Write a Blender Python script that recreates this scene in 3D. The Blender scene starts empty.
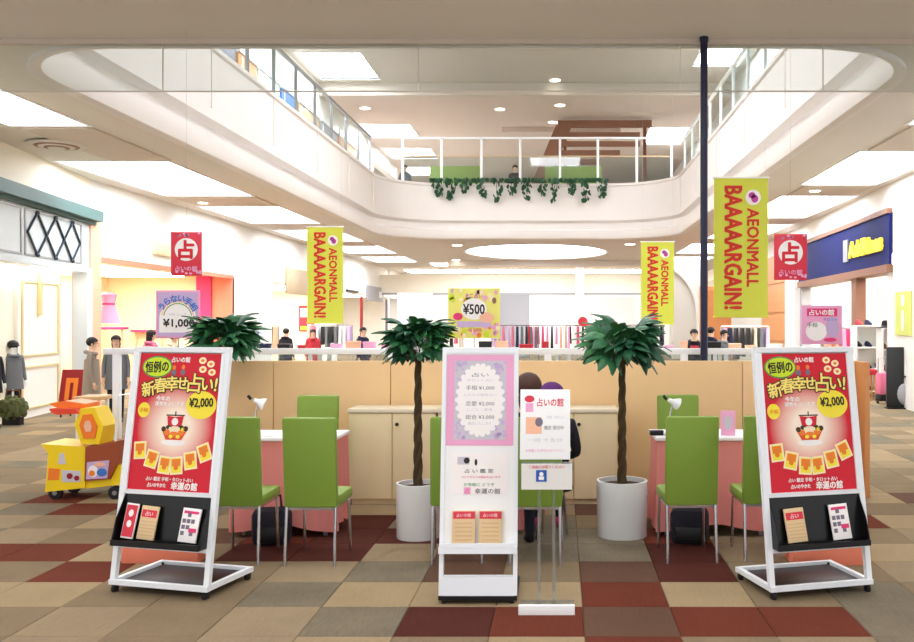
import bpy, bmesh, math, random
from mathutils import Vector, Matrix, Euler
random.seed(7)
SC = bpy.context.scene
COL = SC.collection
PI = math.pi

# ------------------------------------------------------------------ camera
F, HC, VX, VY = 920.0, 1.65, 560.0, 320.0
cam = bpy.data.cameras.new('camera')
cam.sensor_fit = 'HORIZONTAL'; cam.sensor_width = 36.0
cam.lens = 36.0 * F / 914.0
cam.shift_x = -(VX - 457.0) / 914.0
cam.clip_end = 300
camo = bpy.data.objects.new('camera', cam); COL.objects.link(camo)
camo.location = (0, 0, HC); camo.rotation_euler = (PI / 2, 0, 0)
SC.camera = camo
# ------------------------------------------------------------------ world + exposure
w = bpy.data.worlds.new('world'); SC.world = w; w.use_nodes = True
bg = w.node_tree.nodes['Background']
bg.inputs[0].default_value = (0.97, 0.985, 1.0, 1); bg.inputs[1].default_value = 1.25
SC.view_settings.view_transform = 'Standard'
SC.view_settings.look = 'None'
SC.view_settings.exposure = 0.16
SC.view_settings.gamma = 1.0
SC.view_settings.use_curve_mapping = False
COFFER = 8.5      # light given off by the ceiling coffers
UPPER = 12.5
FRONT = 8.5      # unseen fill panels added above the booth
SHOP = 10.0


# ------------------------------------------------------------------ helpers
def gz(y): return F * HC / (y - VY)
def gp(x, y):
    Z = gz(y); return ((x - VX) / F * Z, Z)
def wx(x, Z): return (x - VX) / F * Z
def wz(y, Z): return HC - (y - VY) / F * Z

def lin(c):
    c /= 255.0
    return c / 12.92 if c <= 0.04045 else ((c + 0.055) / 1.055) ** 2.4
def rgb(r, g, b): return (lin(r), lin(g), lin(b), 1)

MATS = {}
def mat(name, col, rough=0.5, metal=0.0, emit=0.0, noise=0.0, nscale=20.0, bump=0.0, bscale=80.0, spec=0.4):
    m = bpy.data.materials.new(name); m.use_nodes = True
    nt = m.node_tree; b = nt.nodes['Principled BSDF']
    c = rgb(*col)
    b.inputs['Base Color'].default_value = c
    b.inputs['Roughness'].default_value = rough
    b.inputs['Metallic'].default_value = metal
    b.inputs['Specular IOR Level'].default_value = spec
    if emit:
        b.inputs['Emission Color'].default_value = c
        b.inputs['Emission Strength'].default_value = emit
    tc = None
    if noise or bump:
        tc = nt.nodes.new('ShaderNodeTexCoord')
    if noise:
        n = nt.nodes.new('ShaderNodeTexNoise'); n.inputs['Scale'].default_value = nscale; n.inputs['Detail'].default_value = 4
        r = nt.nodes.new('ShaderNodeMapRange'); r.inputs[3].default_value = 1 - noise; r.inputs[4].default_value = 1 + noise
        mx = nt.nodes.new('ShaderNodeVectorMath'); mx.operation = 'SCALE'; mx.inputs[0].default_value = c[:3]
        nt.links.new(tc.outputs['Object'], n.inputs['Vector']); nt.links.new(n.outputs['Fac'], r.inputs[0])
        nt.links.new(r.outputs[0], mx.inputs['Scale']); nt.links.new(mx.outputs[0], b.inputs['Base Color'])
    if bump:
        n2 = nt.nodes.new('ShaderNodeTexNoise'); n2.inputs['Scale'].default_value = bscale; n2.inputs['Detail'].default_value = 3
        bp = nt.nodes.new('ShaderNodeBump'); bp.inputs['Strength'].default_value = bump; bp.inputs['Distance'].default_value = 0.01
        nt.links.new(tc.outputs['Object'], n2.inputs['Vector']); nt.links.new(n2.outputs['Fac'], bp.inputs['Height'])
        nt.links.new(bp.outputs[0], b.inputs['Normal'])
    MATS[name] = m
    return m

def glass(name, tint, gloss=0.06, haze=0.0):
    m = bpy.data.materials.new(name); m.use_nodes = True; nt = m.node_tree
    nt.nodes.remove(nt.nodes['Principled BSDF']); out = nt.nodes['Material Output']
    t = nt.nodes.new('ShaderNodeBsdfTransparent'); t.inputs[0].default_value = rgb(*tint)
    g = nt.nodes.new('ShaderNodeBsdfGlossy'); g.inputs['Roughness'].default_value = 0.03
    mx = nt.nodes.new('ShaderNodeMixShader'); mx.inputs[0].default_value = gloss
    nt.links.new(t.outputs[0], mx.inputs[1]); nt.links.new(g.outputs[0], mx.inputs[2])
    last = mx
    if haze:
        d = nt.nodes.new('ShaderNodeBsdfDiffuse'); d.inputs[0].default_value = rgb(235, 235, 230)
        m2 = nt.nodes.new('ShaderNodeMixShader'); m2.inputs[0].default_value = haze
        nt.links.new(mx.outputs[0], m2.inputs[1]); nt.links.new(d.outputs[0], m2.inputs[2]); last = m2
    nt.links.new(last.outputs[0], out.inputs[0])
    MATS[name] = m
    return m

class MB:
    """collects shapes; build() links them as one mesh object"""
    def __init__(s): s.v = []; s.f = []; s.mi = []; s.cur = 0; s.smooth = []
    def add(s, vs, fs, sm=False):
        o = len(s.v); s.v += [tuple(p) for p in vs]
        for f in fs: s.f.append(tuple(i + o for i in f)); s.mi.append(s.cur); s.smooth.append(sm)
        return s
    def hexa(s, p):       # 8 corners: bottom 4 ccw, top 4 ccw
        return s.add(p, [(3, 2, 1, 0), (4, 5, 6, 7), (0, 1, 5, 4), (1, 2, 6, 5), (2, 3, 7, 6), (3, 0, 4, 7)])
    def box(s, x0, x1, y0, y1, z0, z1):
        return s.hexa([(x0, y0, z0), (x1, y0, z0), (x1, y1, z0), (x0, y1, z0), (x0, y0, z1), (x1, y0, z1), (x1, y1, z1), (x0, y1, z1)])
    def cbox(s, x0, x1, y0, y1, z0, z1, b=0.01):   # chamfered box
        bm = bmesh.new()
        bmesh.ops.create_cube(bm, size=1)
        for v in bm.verts:
            v.co = Vector(((x0 + x1) / 2 + v.co.x * (x1 - x0), (y0 + y1) / 2 + v.co.y * (y1 - y0), (z0 + z1) / 2 + v.co.z * (z1 - z0)))
        bmesh.ops.bevel(bm, geom=bm.edges[:], offset=b, segments=2, affect='EDGES', profile=0.5)
        bm.verts.index_update()
        s.add([v.co[:] for v in bm.verts], [[v.index for v in f.verts] for f in bm.faces], True); bm.free()
        return s
    def bar(s, a, b, wd, ht=None, up=(0, 0, 1)):   # rectangular bar from a to b
        a = Vector(a); b = Vector(b); d = (b - a).normalized(); u = Vector(up)
        if abs(d.dot(u)) > 0.98: u = Vector((0, 1, 0))
        sd = d.cross(u).normalized(); u = sd.cross(d).normalized(); ht = ht or wd
        p = []
        for q in (a, b):
            for i, j in ((-1, -1), (1, -1), (1, 1), (-1, 1)): p.append(q + sd * (i * wd / 2) + u * (j * ht / 2))
        return s.add(p, [(0, 1, 2, 3), (7, 6, 5, 4), (0, 4, 5, 1), (1, 5, 6, 2), (2, 6, 7, 3), (3, 7, 4, 0)])
    def tube(s, pts, r, n=8, cap=True):
        pts = [Vector(p) for p in pts]; rs = r if isinstance(r, (list, tuple)) else [r] * len(pts)
        V = []; ref = None
        for i, p in enumerate(pts):
            d = (pts[min(i + 1, len(pts) - 1)] - pts[max(i - 1, 0)]).normalized()
            if ref is None: ref = Vector((0, 0, 1)) if abs(d.z) < 0.9 else Vector((1, 0, 0))
            sd = d.cross(ref).normalized(); u = sd.cross(d).normalized(); ref = u
            for k in range(n):
                a = 2 * PI * k / n; V.append(p + (sd * math.cos(a) + u * math.sin(a)) * rs[i])
        fs = []
        for i in range(len(pts) - 1):
            for k in range(n):
                fs.append((i * n + k, i * n + (k + 1) % n, (i + 1) * n + (k + 1) % n, (i + 1) * n + k))
        s.add(V, fs, True)
        if cap:
            m = len(s.v) - len(V); e = (len(pts) - 1) * n
            s.add([], []); s.f.append(tuple(m + k for k in reversed(range(n)))); s.mi.append(s.cur); s.smooth.append(False)
            s.f.append(tuple(m + e + k for k in range(n))); s.mi.append(s.cur); s.smooth.append(False)
        return s
    def lathe(s, prof, cx=0, cy=0, n=24):       # prof: list of (r, z)
        V = []; fs = []
        for r, z in prof:
            for k in range(n):
                a = 2 * PI * k / n; V.append((cx + r * math.cos(a), cy + r * math.sin(a), z))
        for i in range(len(prof) - 1):
            for k in range(n):
                fs.append((i * n + k, i * n + (k + 1) % n, (i + 1) * n + (k + 1) % n, (i + 1) * n + k))
        fs.append(tuple(reversed(range(n)))); fs.append(tuple(range((len(prof) - 1) * n, len(prof) * n)))
        return s.add(V, fs, True)
    def ell(s, c, r, n=10, m=8):
        V = []; fs = []
        for j in range(m + 1):
            t = PI * j / m
            for k in range(n):
                a = 2 * PI * k / n
                V.append((c[0] + r[0] * math.sin(t) * math.cos(a), c[1] + r[1] * math.sin(t) * math.sin(a), c[2] - r[2] * math.cos(t)))
        for j in range(m):
            for k in range(n): fs.append((j * n + k, j * n + (k + 1) % n, (j + 1) * n + (k + 1) % n, (j + 1) * n + k))
        return s.add(V, fs, True)
    def prism(s, poly, z0, z1):                 # poly in xy, ccw
        n = len(poly)
        V = [(p[0], p[1], z0) for p in poly] + [(p[0], p[1], z1) for p in poly]
        fs = [tuple(reversed(range(n))), tuple(range(n, 2 * n))] + [(i, (i + 1) % n, n + (i + 1) % n, n + i) for i in range(n)]
        return s.add(V, fs)
    def disc(s, cx, cy, rx, ry, z0, z1, n=32):
        return s.prism([(cx + rx * math.cos(2 * PI * k / n), cy + ry * math.sin(2 * PI * k / n)) for k in range(n)], z0, z1)
    def xf(s, M, start=0):
        for i in range(start, len(s.v)): s.v[i] = tuple(M @ Vector(s.v[i]))
        return s
    def mesh(s, name, mats):
        me = bpy.data.meshes.new(name); me.from_pydata(s.v, [], s.f); me.update()
        for m in (mats if isinstance(mats, (list, tuple)) else [mats]): me.materials.append(MATS[m] if isinstance(m, str) else m)
        me.polygons.foreach_set('material_index', s.mi)
        me.polygons.foreach_set('use_smooth', s.smooth)
        if any(s.smooth):
            try: me.set_sharp_from_angle(angle=math.radians(40))
            except Exception: pass
        return me
    def build(s, name, mats, parent=None, loc=None, rot=None):
        return place(name, s.mesh(name, mats), parent, loc, rot)

def place(name, me, parent=None, loc=None, rot=None):
    o = bpy.data.objects.new(name, me); COL.objects.link(o)
    if parent: o.parent = parent
    if loc: o.location = loc
    if rot: o.rotation_euler = rot
    return o
def tag(o, label, cat, group=None, kind=None):
    o['label'] = label; o['category'] = cat
    if group: o['group'] = group
    if kind: o['kind'] = kind
    return o
def thing(name, label, cat, loc=(0, 0, 0), rz=0.0, group=None):
    o = bpy.data.objects.new(name, None); COL.objects.link(o)
    o.empty_display_size = 0.1; o.location = loc; o.rotation_euler = (0, 0, rz)
    return tag(o, label, cat, group)
def struct(o, label=None, cat=None):
    o['kind'] = 'structure'
    if label: o['label'] = label
    if cat: o['category'] = cat
    return o
def copy_tree(o, parent=None):
    c = o.copy(); COL.objects.link(c)
    if parent: c.parent = parent; c.matrix_parent_inverse = o.matrix_parent_inverse
    for ch in list(o.children): copy_tree(ch, c)
    return c

def text_mesh(body, size, bold=0.0, ext=0.0006, shear=0.0, width=None, spacing=1.0):
    cu = bpy.data.curves.new('t', 'FONT'); cu.body = body; cu.size = size
    cu.align_x = 'CENTER'; cu.align_y = 'CENTER'; cu.extrude = ext; cu.shear = shear
    cu.space_character = spacing; cu.resolution_u = 2
    o = bpy.data.objects.new('t', cu); COL.objects.link(o)
    dg = bpy.context.evaluated_depsgraph_get(); me = bpy.data.meshes.new_from_object(o.evaluated_get(dg))
    bpy.data.objects.remove(o); bpy.data.curves.remove(cu)
    if not len(me.vertices): return me
    xs = [v.co.x for v in me.vertices]; ys = [v.co.y for v in me.vertices]
    cx = (min(xs) + max(xs)) / 2; cy = (min(ys) + max(ys)) / 2; k = width / (max(xs) - min(xs)) if width else 1
    V = [((v.co.x - cx) * k, v.co.y - cy, v.co.z) for v in me.vertices]; Fc = [tuple(p.vertices) for p in me.polygons]
    bpy.data.meshes.remove(me)
    b = MB(); b.add(V, Fc)
    if bold:                     # heavier strokes: the same outline laid down again around itself
        n = 8 if bold > .006 else 4
        for q in range(n):
            a = 2 * PI * (q + .5) / n; dz = (q + 1) * 1.5e-5
            b.add([(x + math.cos(a) * bold, y + math.sin(a) * bold, z + dz) for x, y, z in V], Fc)
    m2 = bpy.data.meshes.new('lettering'); m2.from_pydata(b.v, [], b.f); m2.update(); return m2
TM = {}
def lettering(parent, body, size, m, x, y, z=0.002, rot=0.0, name='lettering', **kw):
    key = (body, size, m, tuple(sorted(kw.items())))
    if key not in TM:
        me = text_mesh(body, size, **kw); me.name = name; me.materials.clear(); me.materials.append(MATS[m]); TM[key] = me
    return place(name, TM[key], parent, (x, y, z), (0, 0, rot))
TINY = ('damask_scrolls', 'oval_scallops', 'dark_blocks', 'text_block', 'pink_block', 'notice_photo_dark', 'flower_print', 'blossom_print', 'white_mark', 'small_figures', 'small_figure_robes', 'ship_rail', 'ship_treasure', 'ship_gold', 'ship_crew', 'fortune_card_art', 'ship_sail_yard')
def pr(name, parent, m, fn):
    b = MB(); fn(b); o = b.build(name, m, parent)
    if name in TINY: o['kind'] = 'stuff'
    return o

# ------------------------------------------------------------------ materials
mat('plaster', (222, 214, 204), 0.7, noise=0.02, nscale=2)
mat('ceiling_paint', (228, 221, 212), 0.8, noise=0.02, nscale=1.5)
mat('ceiling_brown', (214, 200, 186), 0.8)
mat('fascia_white', (236, 231, 228), 0.55, noise=0.015, nscale=1)
mat('fascia_groove', (232, 226, 222), 0.7)
mat('white', (245, 245, 243), 0.4)
mat('white_wall', (246, 243, 238), 0.6)
mat('off_white', (232, 230, 224), 0.5)
mat('frame_white', (240, 243, 246), 0.3)
mat('black', (18, 16, 18), 0.45)
mat('black_tray', (14, 12, 14), 0.3)
mat('base_plate_dark', (34, 12, 14), 0.35, spec=0.2)
mat('rubber', (22, 20, 22), 0.6)
mat('navy_pole', (28, 26, 58), 0.35)
mat('chrome', (200, 200, 205), 0.22, metal=1.0)
mat('grey_metal', (150, 150, 152), 0.35, metal=0.7)
mat('light_panel', (240, 247, 255), 0.5, emit=COFFER)
mat('light_upper', (244, 248, 255), 0.5, emit=UPPER)
mat('fill_front', (246, 248, 255), 0.5, emit=FRONT)
mat('light_shop', (255, 250, 242), 0.5, emit=SHOP)
mat('lamp_lens', (255, 246, 232), 0.5, emit=9.0)
mat('partition', (238, 200, 146), 0.55, noise=0.03, nscale=3)
mat('cabinet_wood', (232, 214, 170), 0.5, noise=0.03, nscale=8)
mat('cabinet_top', (238, 226, 198), 0.45, noise=0.02)
mat('chair_green', (126, 156, 56), 0.5, noise=0.03, nscale=30, bump=0.15, bscale=400)
mat('pot_white', (236, 236, 234), 0.3)
mat('soil', (70, 45, 30), 0.9, noise=0.3, nscale=60, bump=1.0, bscale=90)
mat('bark', (74, 58, 34), 0.85, noise=0.3, nscale=40, bump=0.8, bscale=60)
mat('leaf', (44, 102, 62), 0.45, noise=0.2, nscale=12)
mat('leaf_dark', (30, 82, 52), 0.45, noise=0.2, nscale=12)
mat('leaf_light', (66, 128, 74), 0.45, noise=0.2, nscale=12)
mat('pink_cloth', (226, 138, 130), 0.8, noise=0.03, nscale=8)
mat('white_cloth', (246, 238, 238), 0.8)
mat('red', (214, 24, 46), 0.45)
mat('red_sign', (222, 52, 72), 0.45)
mat('deep_red', (150, 20, 30), 0.5)
mat('ink', (40, 36, 30), 0.6)
mat('ink_gray', (120, 116, 120), 0.6)
mat('ink_brown', (74, 48, 20), 0.6)
mat('print_white', (250, 244, 240), 0.6)
mat('cream', (252, 236, 190), 0.6)
mat('yellow', (248, 228, 60), 0.5)
mat('yellow_green', (206, 226, 40), 0.5)
mat('banner_yellow', (220, 224, 80), 0.65, noise=0.015)
mat('soft_yellow', (240, 232, 120), 0.6)
mat('poster_lime', (214, 222, 116), 0.6)
mat('banner_red', (214, 52, 40), 0.6)
mat('headline', (250, 226, 120), 0.5)
mat('orange', (240, 130, 40), 0.5)
mat('orange_red', (226, 84, 40), 0.5)
mat('pink', (240, 170, 206), 0.6)
mat('hot_pink', (230, 60, 120), 0.6)
mat('magenta', (196, 70, 170), 0.6)
mat('lavender', (204, 178, 216), 0.6)
mat('silver_print', (206, 200, 210), 0.6)
mat('blue_print', (60, 120, 200), 0.5)
mat('blue_sign', (26, 34, 98), 0.7, spec=0.15)
mat('sign_yellow', (250, 232, 50), 0.5, emit=0.4)
mat('blue_sticker', (30, 90, 180), 0.5)
mat('green_print', (70, 150, 90), 0.6)
mat('wood_orange', (214, 146, 88), 0.5, noise=0.08, nscale=6)
mat('wood_brown', (146, 102, 80), 0.55, noise=0.1, nscale=6)
mat('wood_top', (214, 176, 128), 0.5, noise=0.05, nscale=8)
mat('dark_wood', (120, 62, 40), 0.5, noise=0.1, nscale=10)
mat('tan', (196, 172, 140), 0.6)
mat('kraft', (226, 196, 150), 0.6)
mat('teal_trim', (72, 106, 102), 0.5)
mat('shop_grey', (214, 220, 222), 0.5)
mat('lattice', (46, 62, 74), 0.5)
mat('gold', (226, 206, 150), 0.4)
mat('shop_cream', (255, 246, 226), 0.6)
mat('shop_yellow', (255, 232, 190), 0.6)
mat('peach', (248, 190, 156), 0.6)
mat('coral', (246, 140, 110), 0.6)
mat('door_white', (250, 246, 236), 0.5)
mat('cart_yellow', (250, 214, 24), 0.35)
mat('cart_orange', (248, 128, 40), 0.4)
mat('cart_red', (230, 70, 40), 0.4)
mat('cart_brown', (156, 72, 36), 0.45)
mat('coat_taupe', (150, 136, 122), 0.85, noise=0.08, nscale=30)
mat('coat_dark', (32, 30, 40), 0.85)
mat('coat_navy', (36, 40, 70), 0.85)
mat('coat_pink', (226, 120, 150), 0.85)
mat('coat_grey', (110, 112, 116), 0.85)
mat('coat_red', (190, 50, 60), 0.85)
mat('coat_beige', (214, 196, 170), 0.85)
mat('pants', (30, 32, 46), 0.85)
mat('skin', (232, 190, 160), 0.6)
mat('hair_dark', (30, 22, 20), 0.6)
mat('hair_brown', (70, 38, 26), 0.55)
mat('hat_purple', (96, 44, 110), 0.85, bump=0.6, bscale=60)
mat('shoe_pink', (240, 80, 140), 0.5)
mat('lime', (142, 168, 78), 0.6)
mat('grey_wall', (204, 196, 184), 0.6)
mat('grey_panel', (170, 168, 172), 0.6)
mat('purple_grey', (120, 112, 128), 0.6)
mat('suitcase', (40, 42, 44), 0.4)
mat('bush', (94, 100, 60), 0.8, noise=0.3, nscale=30)
glass('pane_glass', (246, 249, 248), 0.05, 0.035)
glass('acrylic', (228, 234, 236), 0.10, 0.10)
glass('rail_glass', (238, 243, 242), 0.04, 0.02)

def carpet(name, col, stripe=0.06):
    m = mat(name, col, 0.95, spec=0.1); nt = m.node_tree; b = nt.nodes['Principled BSDF']
    tc = nt.nodes.new('ShaderNodeNewGeometry')
    mp = nt.nodes.new('ShaderNodeMapping'); mp.inputs['Scale'].default_value = (1.0, 0.08, 1)
    n = nt.nodes.new('ShaderNodeTexNoise'); n.inputs['Scale'].default_value = 110; n.inputs['Detail'].default_value = 2
    n2 = nt.nodes.new('ShaderNodeTexNoise'); n2.inputs['Scale'].default_value = 3.0; n2.inputs['Detail'].default_value = 3
    ad = nt.nodes.new('ShaderNodeMath'); ad.operation = 'ADD'
    r = nt.nodes.new('ShaderNodeMapRange'); r.inputs[1].default_value = 0.6; r.inputs[2].default_value = 1.4
    r.inputs[3].default_value = 1 - stripe * 2.2; r.inputs[4].default_value = 1 + stripe * 2.2
    mx = nt.nodes.new('ShaderNodeVectorMath'); mx.operation = 'SCALE'; mx.inputs[0].default_value = rgb(*col)[:3]
    bp = nt.nodes.new('ShaderNodeBump'); bp.inputs['Strength'].default_value = 0.4; bp.inputs['Distance'].default_value = 0.004
    L = nt.links
    L.new(tc.outputs['Position'], mp.inputs[0]); L.new(mp.outputs[0], n.inputs['Vector']); L.new(tc.outputs['Position'], n2.inputs['Vector'])
    L.new(n.outputs['Fac'], ad.inputs[0]); L.new(n2.outputs['Fac'], ad.inputs[1]); L.new(ad.outputs[0], r.inputs[0])
    L.new(r.outputs[0], mx.inputs['Scale']); L.new(mx.outputs[0], b.inputs['Base Color'])
    L.new(n.outputs['Fac'], bp.inputs['Height']); L.new(bp.outputs[0], b.inputs['Normal'])
    return m
TILE = {'A': (146, 127, 100), 'B': (130, 112, 87), 'C': (120, 109, 90), 'D': (104, 51, 36), 'E': (80, 40, 32), 'F': (98, 72, 57), 'G': (158, 137, 105)}
for k, c in TILE.items(): carpet('carpet_' + k, c, 0.09 if k == 'C' else 0.05)
mat('underlay', (110, 92, 70), 0.95)

def radial_print(name, cx, cy, r, inner, outer):
    """flat printed starburst of a poster, centred at (cx, cy) of the sheet"""
    m = mat(name, outer, 0.45); nt = m.node_tree; b = nt.nodes['Principled BSDF']
    tc = nt.nodes.new('ShaderNodeTexCoord'); mp = nt.nodes.new('ShaderNodeMapping')
    mp.inputs['Location'].default_value = (-cx / r, -cy / r, 0); mp.inputs['Scale'].default_value = (1 / r, 1 / r, 0)
    g = nt.nodes.new('ShaderNodeTexGradient'); g.gradient_type = 'SPHERICAL'
    cr = nt.nodes.new('ShaderNodeValToRGB'); e = cr.color_ramp.elements
    e[0].position = 0.0; e[0].color = rgb(*outer); e[1].position = 0.62; e[1].color = rgb(*inner)
    nt.links.new(tc.outputs['Object'], mp.inputs[0]); nt.links.new(mp.outputs[0], g.inputs[0])
    nt.links.new(g.outputs['Fac'], cr.inputs[0]); nt.links.new(cr.outputs[0], b.inputs['Base Color'])
radial_print('poster_red', 0.0, -0.035, 0.27, (255, 236, 214), (212, 18, 42))

# ================================================================== SETTING
CE = 4.35                       # ceiling of the ground floor
# ---------------- floor with carpet tiles
fl = MB().box(-14, 14, -4, 62, -0.2, 0.0).build('floor', 'underlay')
struct(fl, 'carpet-tiled mall concourse floor in tan, beige and red-brown squares', 'floor')
ROWS = {  # row 0 = depth 4.79 .. 5.29; column 0 = x -0.87 .. -0.37
    -1: {-5: 'B', -4: 'A', -3: 'B', -2: 'A', -1: 'G', 0: 'B', 1: 'G', 2: 'D', 3: 'B', 4: 'A', 5: 'C'},
    0: {-6: 'B', -5: 'B', -4: 'A', -3: 'B', -2: 'A', -1: 'C', 0: 'E', 1: 'D', 2: 'F', 3: 'D', 4: 'D', 5: 'C', 6: 'B'},
    1: {-6: 'G', -5: 'G', -4: 'B', -3: 'B', -2: 'C', -1: 'G', 0: 'G', 1: 'G', 2: 'D', 3: 'G', 4: 'B', 5: 'C', 6: 'B'},
    2: {-7: 'B', -6: 'B', -5: 'D', -4: 'A', -3: 'B', -2: 'A', -1: 'C', 0: 'F', 1: 'B', 2: 'F', 3: 'E', 4: 'B', 5: 'B', 6: 'A'},
    3: {-8: 'B', -7: 'D', -6: 'D', -5: 'G', -4: 'B', -3: 'E', -2: 'E', -1: 'A', 0: 'F', 1: 'C', 2: 'C', 3: 'E', 4: 'A', 5: 'B', 6: 'G'},
    4: {-7: 'A', -6: 'B', -5: 'G', -4: 'F', -3: 'D', -2: 'E', -1: 'E', 0: 'C', 1: 'C', 2: 'C', 3: 'D', 4: 'B', 5: 'D', 6: 'B'},
    5: {-7: 'B', -6: 'G', -5: 'B', -4: 'A', -3: 'F', -2: 'E', -1: 'C', 0: 'B', 1: 'C', 2: 'B', 3: 'F', 4: 'B', 5: 'A', 6: 'D'},
}
TS, TX0, TZ0 = 0.5, -0.87, 4.79
def tile_mesh(k):
    g, h, c = 0.0015, 0.008, 0.004
    b = MB(); s = TS / 2 - g
    V = [(-s, -s, 0), (s, -s, 0), (s, s, 0), (-s, s, 0), (-s, -s, h - c), (s, -s, h - c), (s, s, h - c), (-s, s, h - c),
         (-s + c, -s + c, h), (s - c, -s + c, h), (s - c, s - c, h), (-s + c, s - c, h)]
    fs = [(8, 9, 10, 11)] + [(i, (i + 1) % 4, 4 + (i + 1) % 4, 4 + i) for i in range(4)] + [(4 + i, 4 + (i + 1) % 4, 8 + (i + 1) % 4, 8 + i) for i in range(4)]
    b.add(V, fs); return b
tmesh = {k: tile_mesh(k).mesh('carpet_tile', 'carpet_' + k) for k in TILE}
rt = random.Random(3)
far = {k: MB() for k in TILE}
ntile = 0
for r in range(-2, 46):
    zc = TZ0 + TS * r + TS / 2
    xl = (-60 - VX) / F * (zc + .5); xr = (975 - VX) / F * (zc + .5)
    for c in range(-60, 60):
        xc = TX0 + TS * c + TS / 2
        if xc + TS / 2 < xl or xc - TS / 2 > xr or xc < -10.5 or xc > 8.5: continue
        k = ROWS.get(r, {}).get(c)
        if k is None:
            k = rt.choices('ABCGDF', (6, 8, 6, 2, 1, 1))[0] if r < 9 else rt.choices('ABCG', (5, 6, 4, 1))[0]
        if r < 14 and ntile < 300:
            place('carpet_tile', tmesh[k], fl, (xc, zc, 0)); ntile += 1
        else:
            t = tile_mesh(k); t.xf(Matrix.Translation((xc, zc, 0))); far['A'].cur = 'ABCDEFG'.index(k)
            far['A'].add(t.v, t.f)
ft = far['A'].build('distant_carpet_tiles', ['carpet_' + k for k in 'ABCDEFG'], fl); ft['kind'] = 'stuff'

# ---------------- ceiling of the ground floor with the atrium opening and light coffers
VL, VR, VN, VF = -5.6, 3.63, 9.06, 29.9         # atrium opening
def rrect(x0, x1, y0, y1, rn, rf, n=10):
    P = []
    for cx, cy, r, a0 in ((x0 + rn, y0 + rn, rn, PI), (x1 - rn, y0 + rn, rn, 1.5 * PI), (x1 - rf, y1 - rf, rf, 0), (x0 + rf, y1 - rf, rf, .5 * PI)):
        for k in range(n + 1):
            a = a0 + .5 * PI * k / n; P.append((cx + r * math.cos(a), cy + r * math.sin(a)))
    return P                                      # ccw
def offset_path(P, d):                            # d > 0: outward from the opening
    n = len(P); Q = []
    for i in range(n):
        a = Vector(P[i - 1]); b = Vector(P[(i + 1) % n]); t = (b - a)
        if t.length < 1e-6: t = Vector((1, 0))
        t.normalize(); Q.append((P[i][0] + t.y * d, P[i][1] - t.x * d))
    return Q
OPEN = rrect(VL, VR, VN, VF, 1.25, 2.2)
LCOF = [(-7.6, -6.5, 9.2, 12.7), (-8.5, -6.6, 15.5, 19.8), (-8.5, -6.6, 21.6, 25.4), (-8.5, -6.6, 27.2, 31), (-8.4, -6.5, 33, 36.6), (-8.4, -6.5, 38.5, 42)]
RCOF = [(4.75, 6.2, 9.2, 12.6), (4.75, 6.25, 14.6, 18.2), (4.75, 6.4, 19.8, 24), (4.75, 6.5, 25.6, 30), (4.6, 6.5, 32, 36.6), (4.6, 6.5, 38.5, 42)]
OVAL = [(-.93 + 2.74 * math.cos(2 * PI * k / 48), 36.1 + 3.8 * math.sin(2 * PI * k / 48)) for k in range(48)]
def holed_plate(loops, z0, z1):
    b = MB()
    for z, fl_ in ((z0, True), (z1, False)):
        bm = bmesh.new()
        for L in loops:
            vs = [bm.verts.new((p[0], p[1], z)) for p in L]
            for i in range(len(vs)): bm.edges.new((vs[i], vs[(i + 1) % len(vs)]))
        bmesh.ops.triangle_fill(bm, edges=bm.edges[:], use_beauty=True)
        for f in bm.faces:
            if (f.normal.z > 0) == fl_: f.normal_flip()
        bm.verts.index_update(); b.add([v.co[:] for v in bm.verts], [[v.index for v in f.verts] for f in bm.faces]); bm.free()
    for L in loops:
        n = len(L); V = [(p[0], p[1], z0) for p in L] + [(p[0], p[1], z1) for p in L]
        b.add(V, [(i, (i + 1) % n, n + (i + 1) % n, n + i) for i in range(n)])
    return b
def rect(x0, x1, y0, y1): return [(x0, y0), (x1, y0), (x1, y1), (x0, y1)]
FPAN = [(x, x + 1.2, y, y + 1.2) for x in (-5.2, -2.9, -.6, 1.7) for y in (-1.2, 2.0, 5.4)]  # out of view, added to light the booth from overhead
outer = rect(-13, 12, -4, 60)
OUT2 = offset_path(OPEN, 0.12)
loops = [outer, OUT2] + [rect(*c) for c in LCOF + RCOF + FPAN] + [OVAL]
ce = holed_plate(loops, CE, CE + 0.12).build('ceiling', 'ceiling_paint')
struct(ce, 'pale beige ground floor ceiling around the atrium opening', 'ceiling')
def coffer(x0, x1, y0, y1, label, m, name='ceiling_coffer_light', deep=.3, grp='luminous ceiling coffers'):
    t = thing(name, label, 'ceiling light', (0, 0, 0), 0, grp)
    b = MB()
    e = .02
    for a in ((x0 - .03, x0 + e, y0 - .03, y1 + .03), (x1 - e, x1 + .03, y0 - .03, y1 + .03), (x0 + e, x1 - e, y0 - .03, y0 + e), (x0 + e, x1 - e, y1 - e, y1 + .03)):
        b.box(a[0], a[1], a[2], a[3], CE - .012, CE + deep)
    b.build('frame', 'white', t)
    MB().box(x0 + e, x1 - e, y0 + e, y1 - e, CE + deep - .03, CE + deep).build('diffuser', m, t)
ordn = ['nearest', 'second', 'third', 'fourth', 'fifth', 'farthest']
for i, c in enumerate(LCOF): coffer(*c, ordn[i] + ' glowing white ceiling coffer above the left shopfronts', 'light_panel')
for i, c in enumerate(RCOF): coffer(*c, ordn[i] + ' glowing white ceiling coffer above the right shopfronts', 'light_panel')
for i, c in enumerate(FPAN): coffer(*c, 'square unseen fill light panel added above the front aisle', 'fill_front', 'ceiling_fill_panel', .08, 'added fill panels over the front aisle')
t = thing('oval_ceiling_light', 'large oval glowing ceiling recess beyond the atrium', 'ceiling light')
MB().prism(OVAL, CE + .3, CE + .34).build('diffuser', 'light_panel', t)
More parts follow.
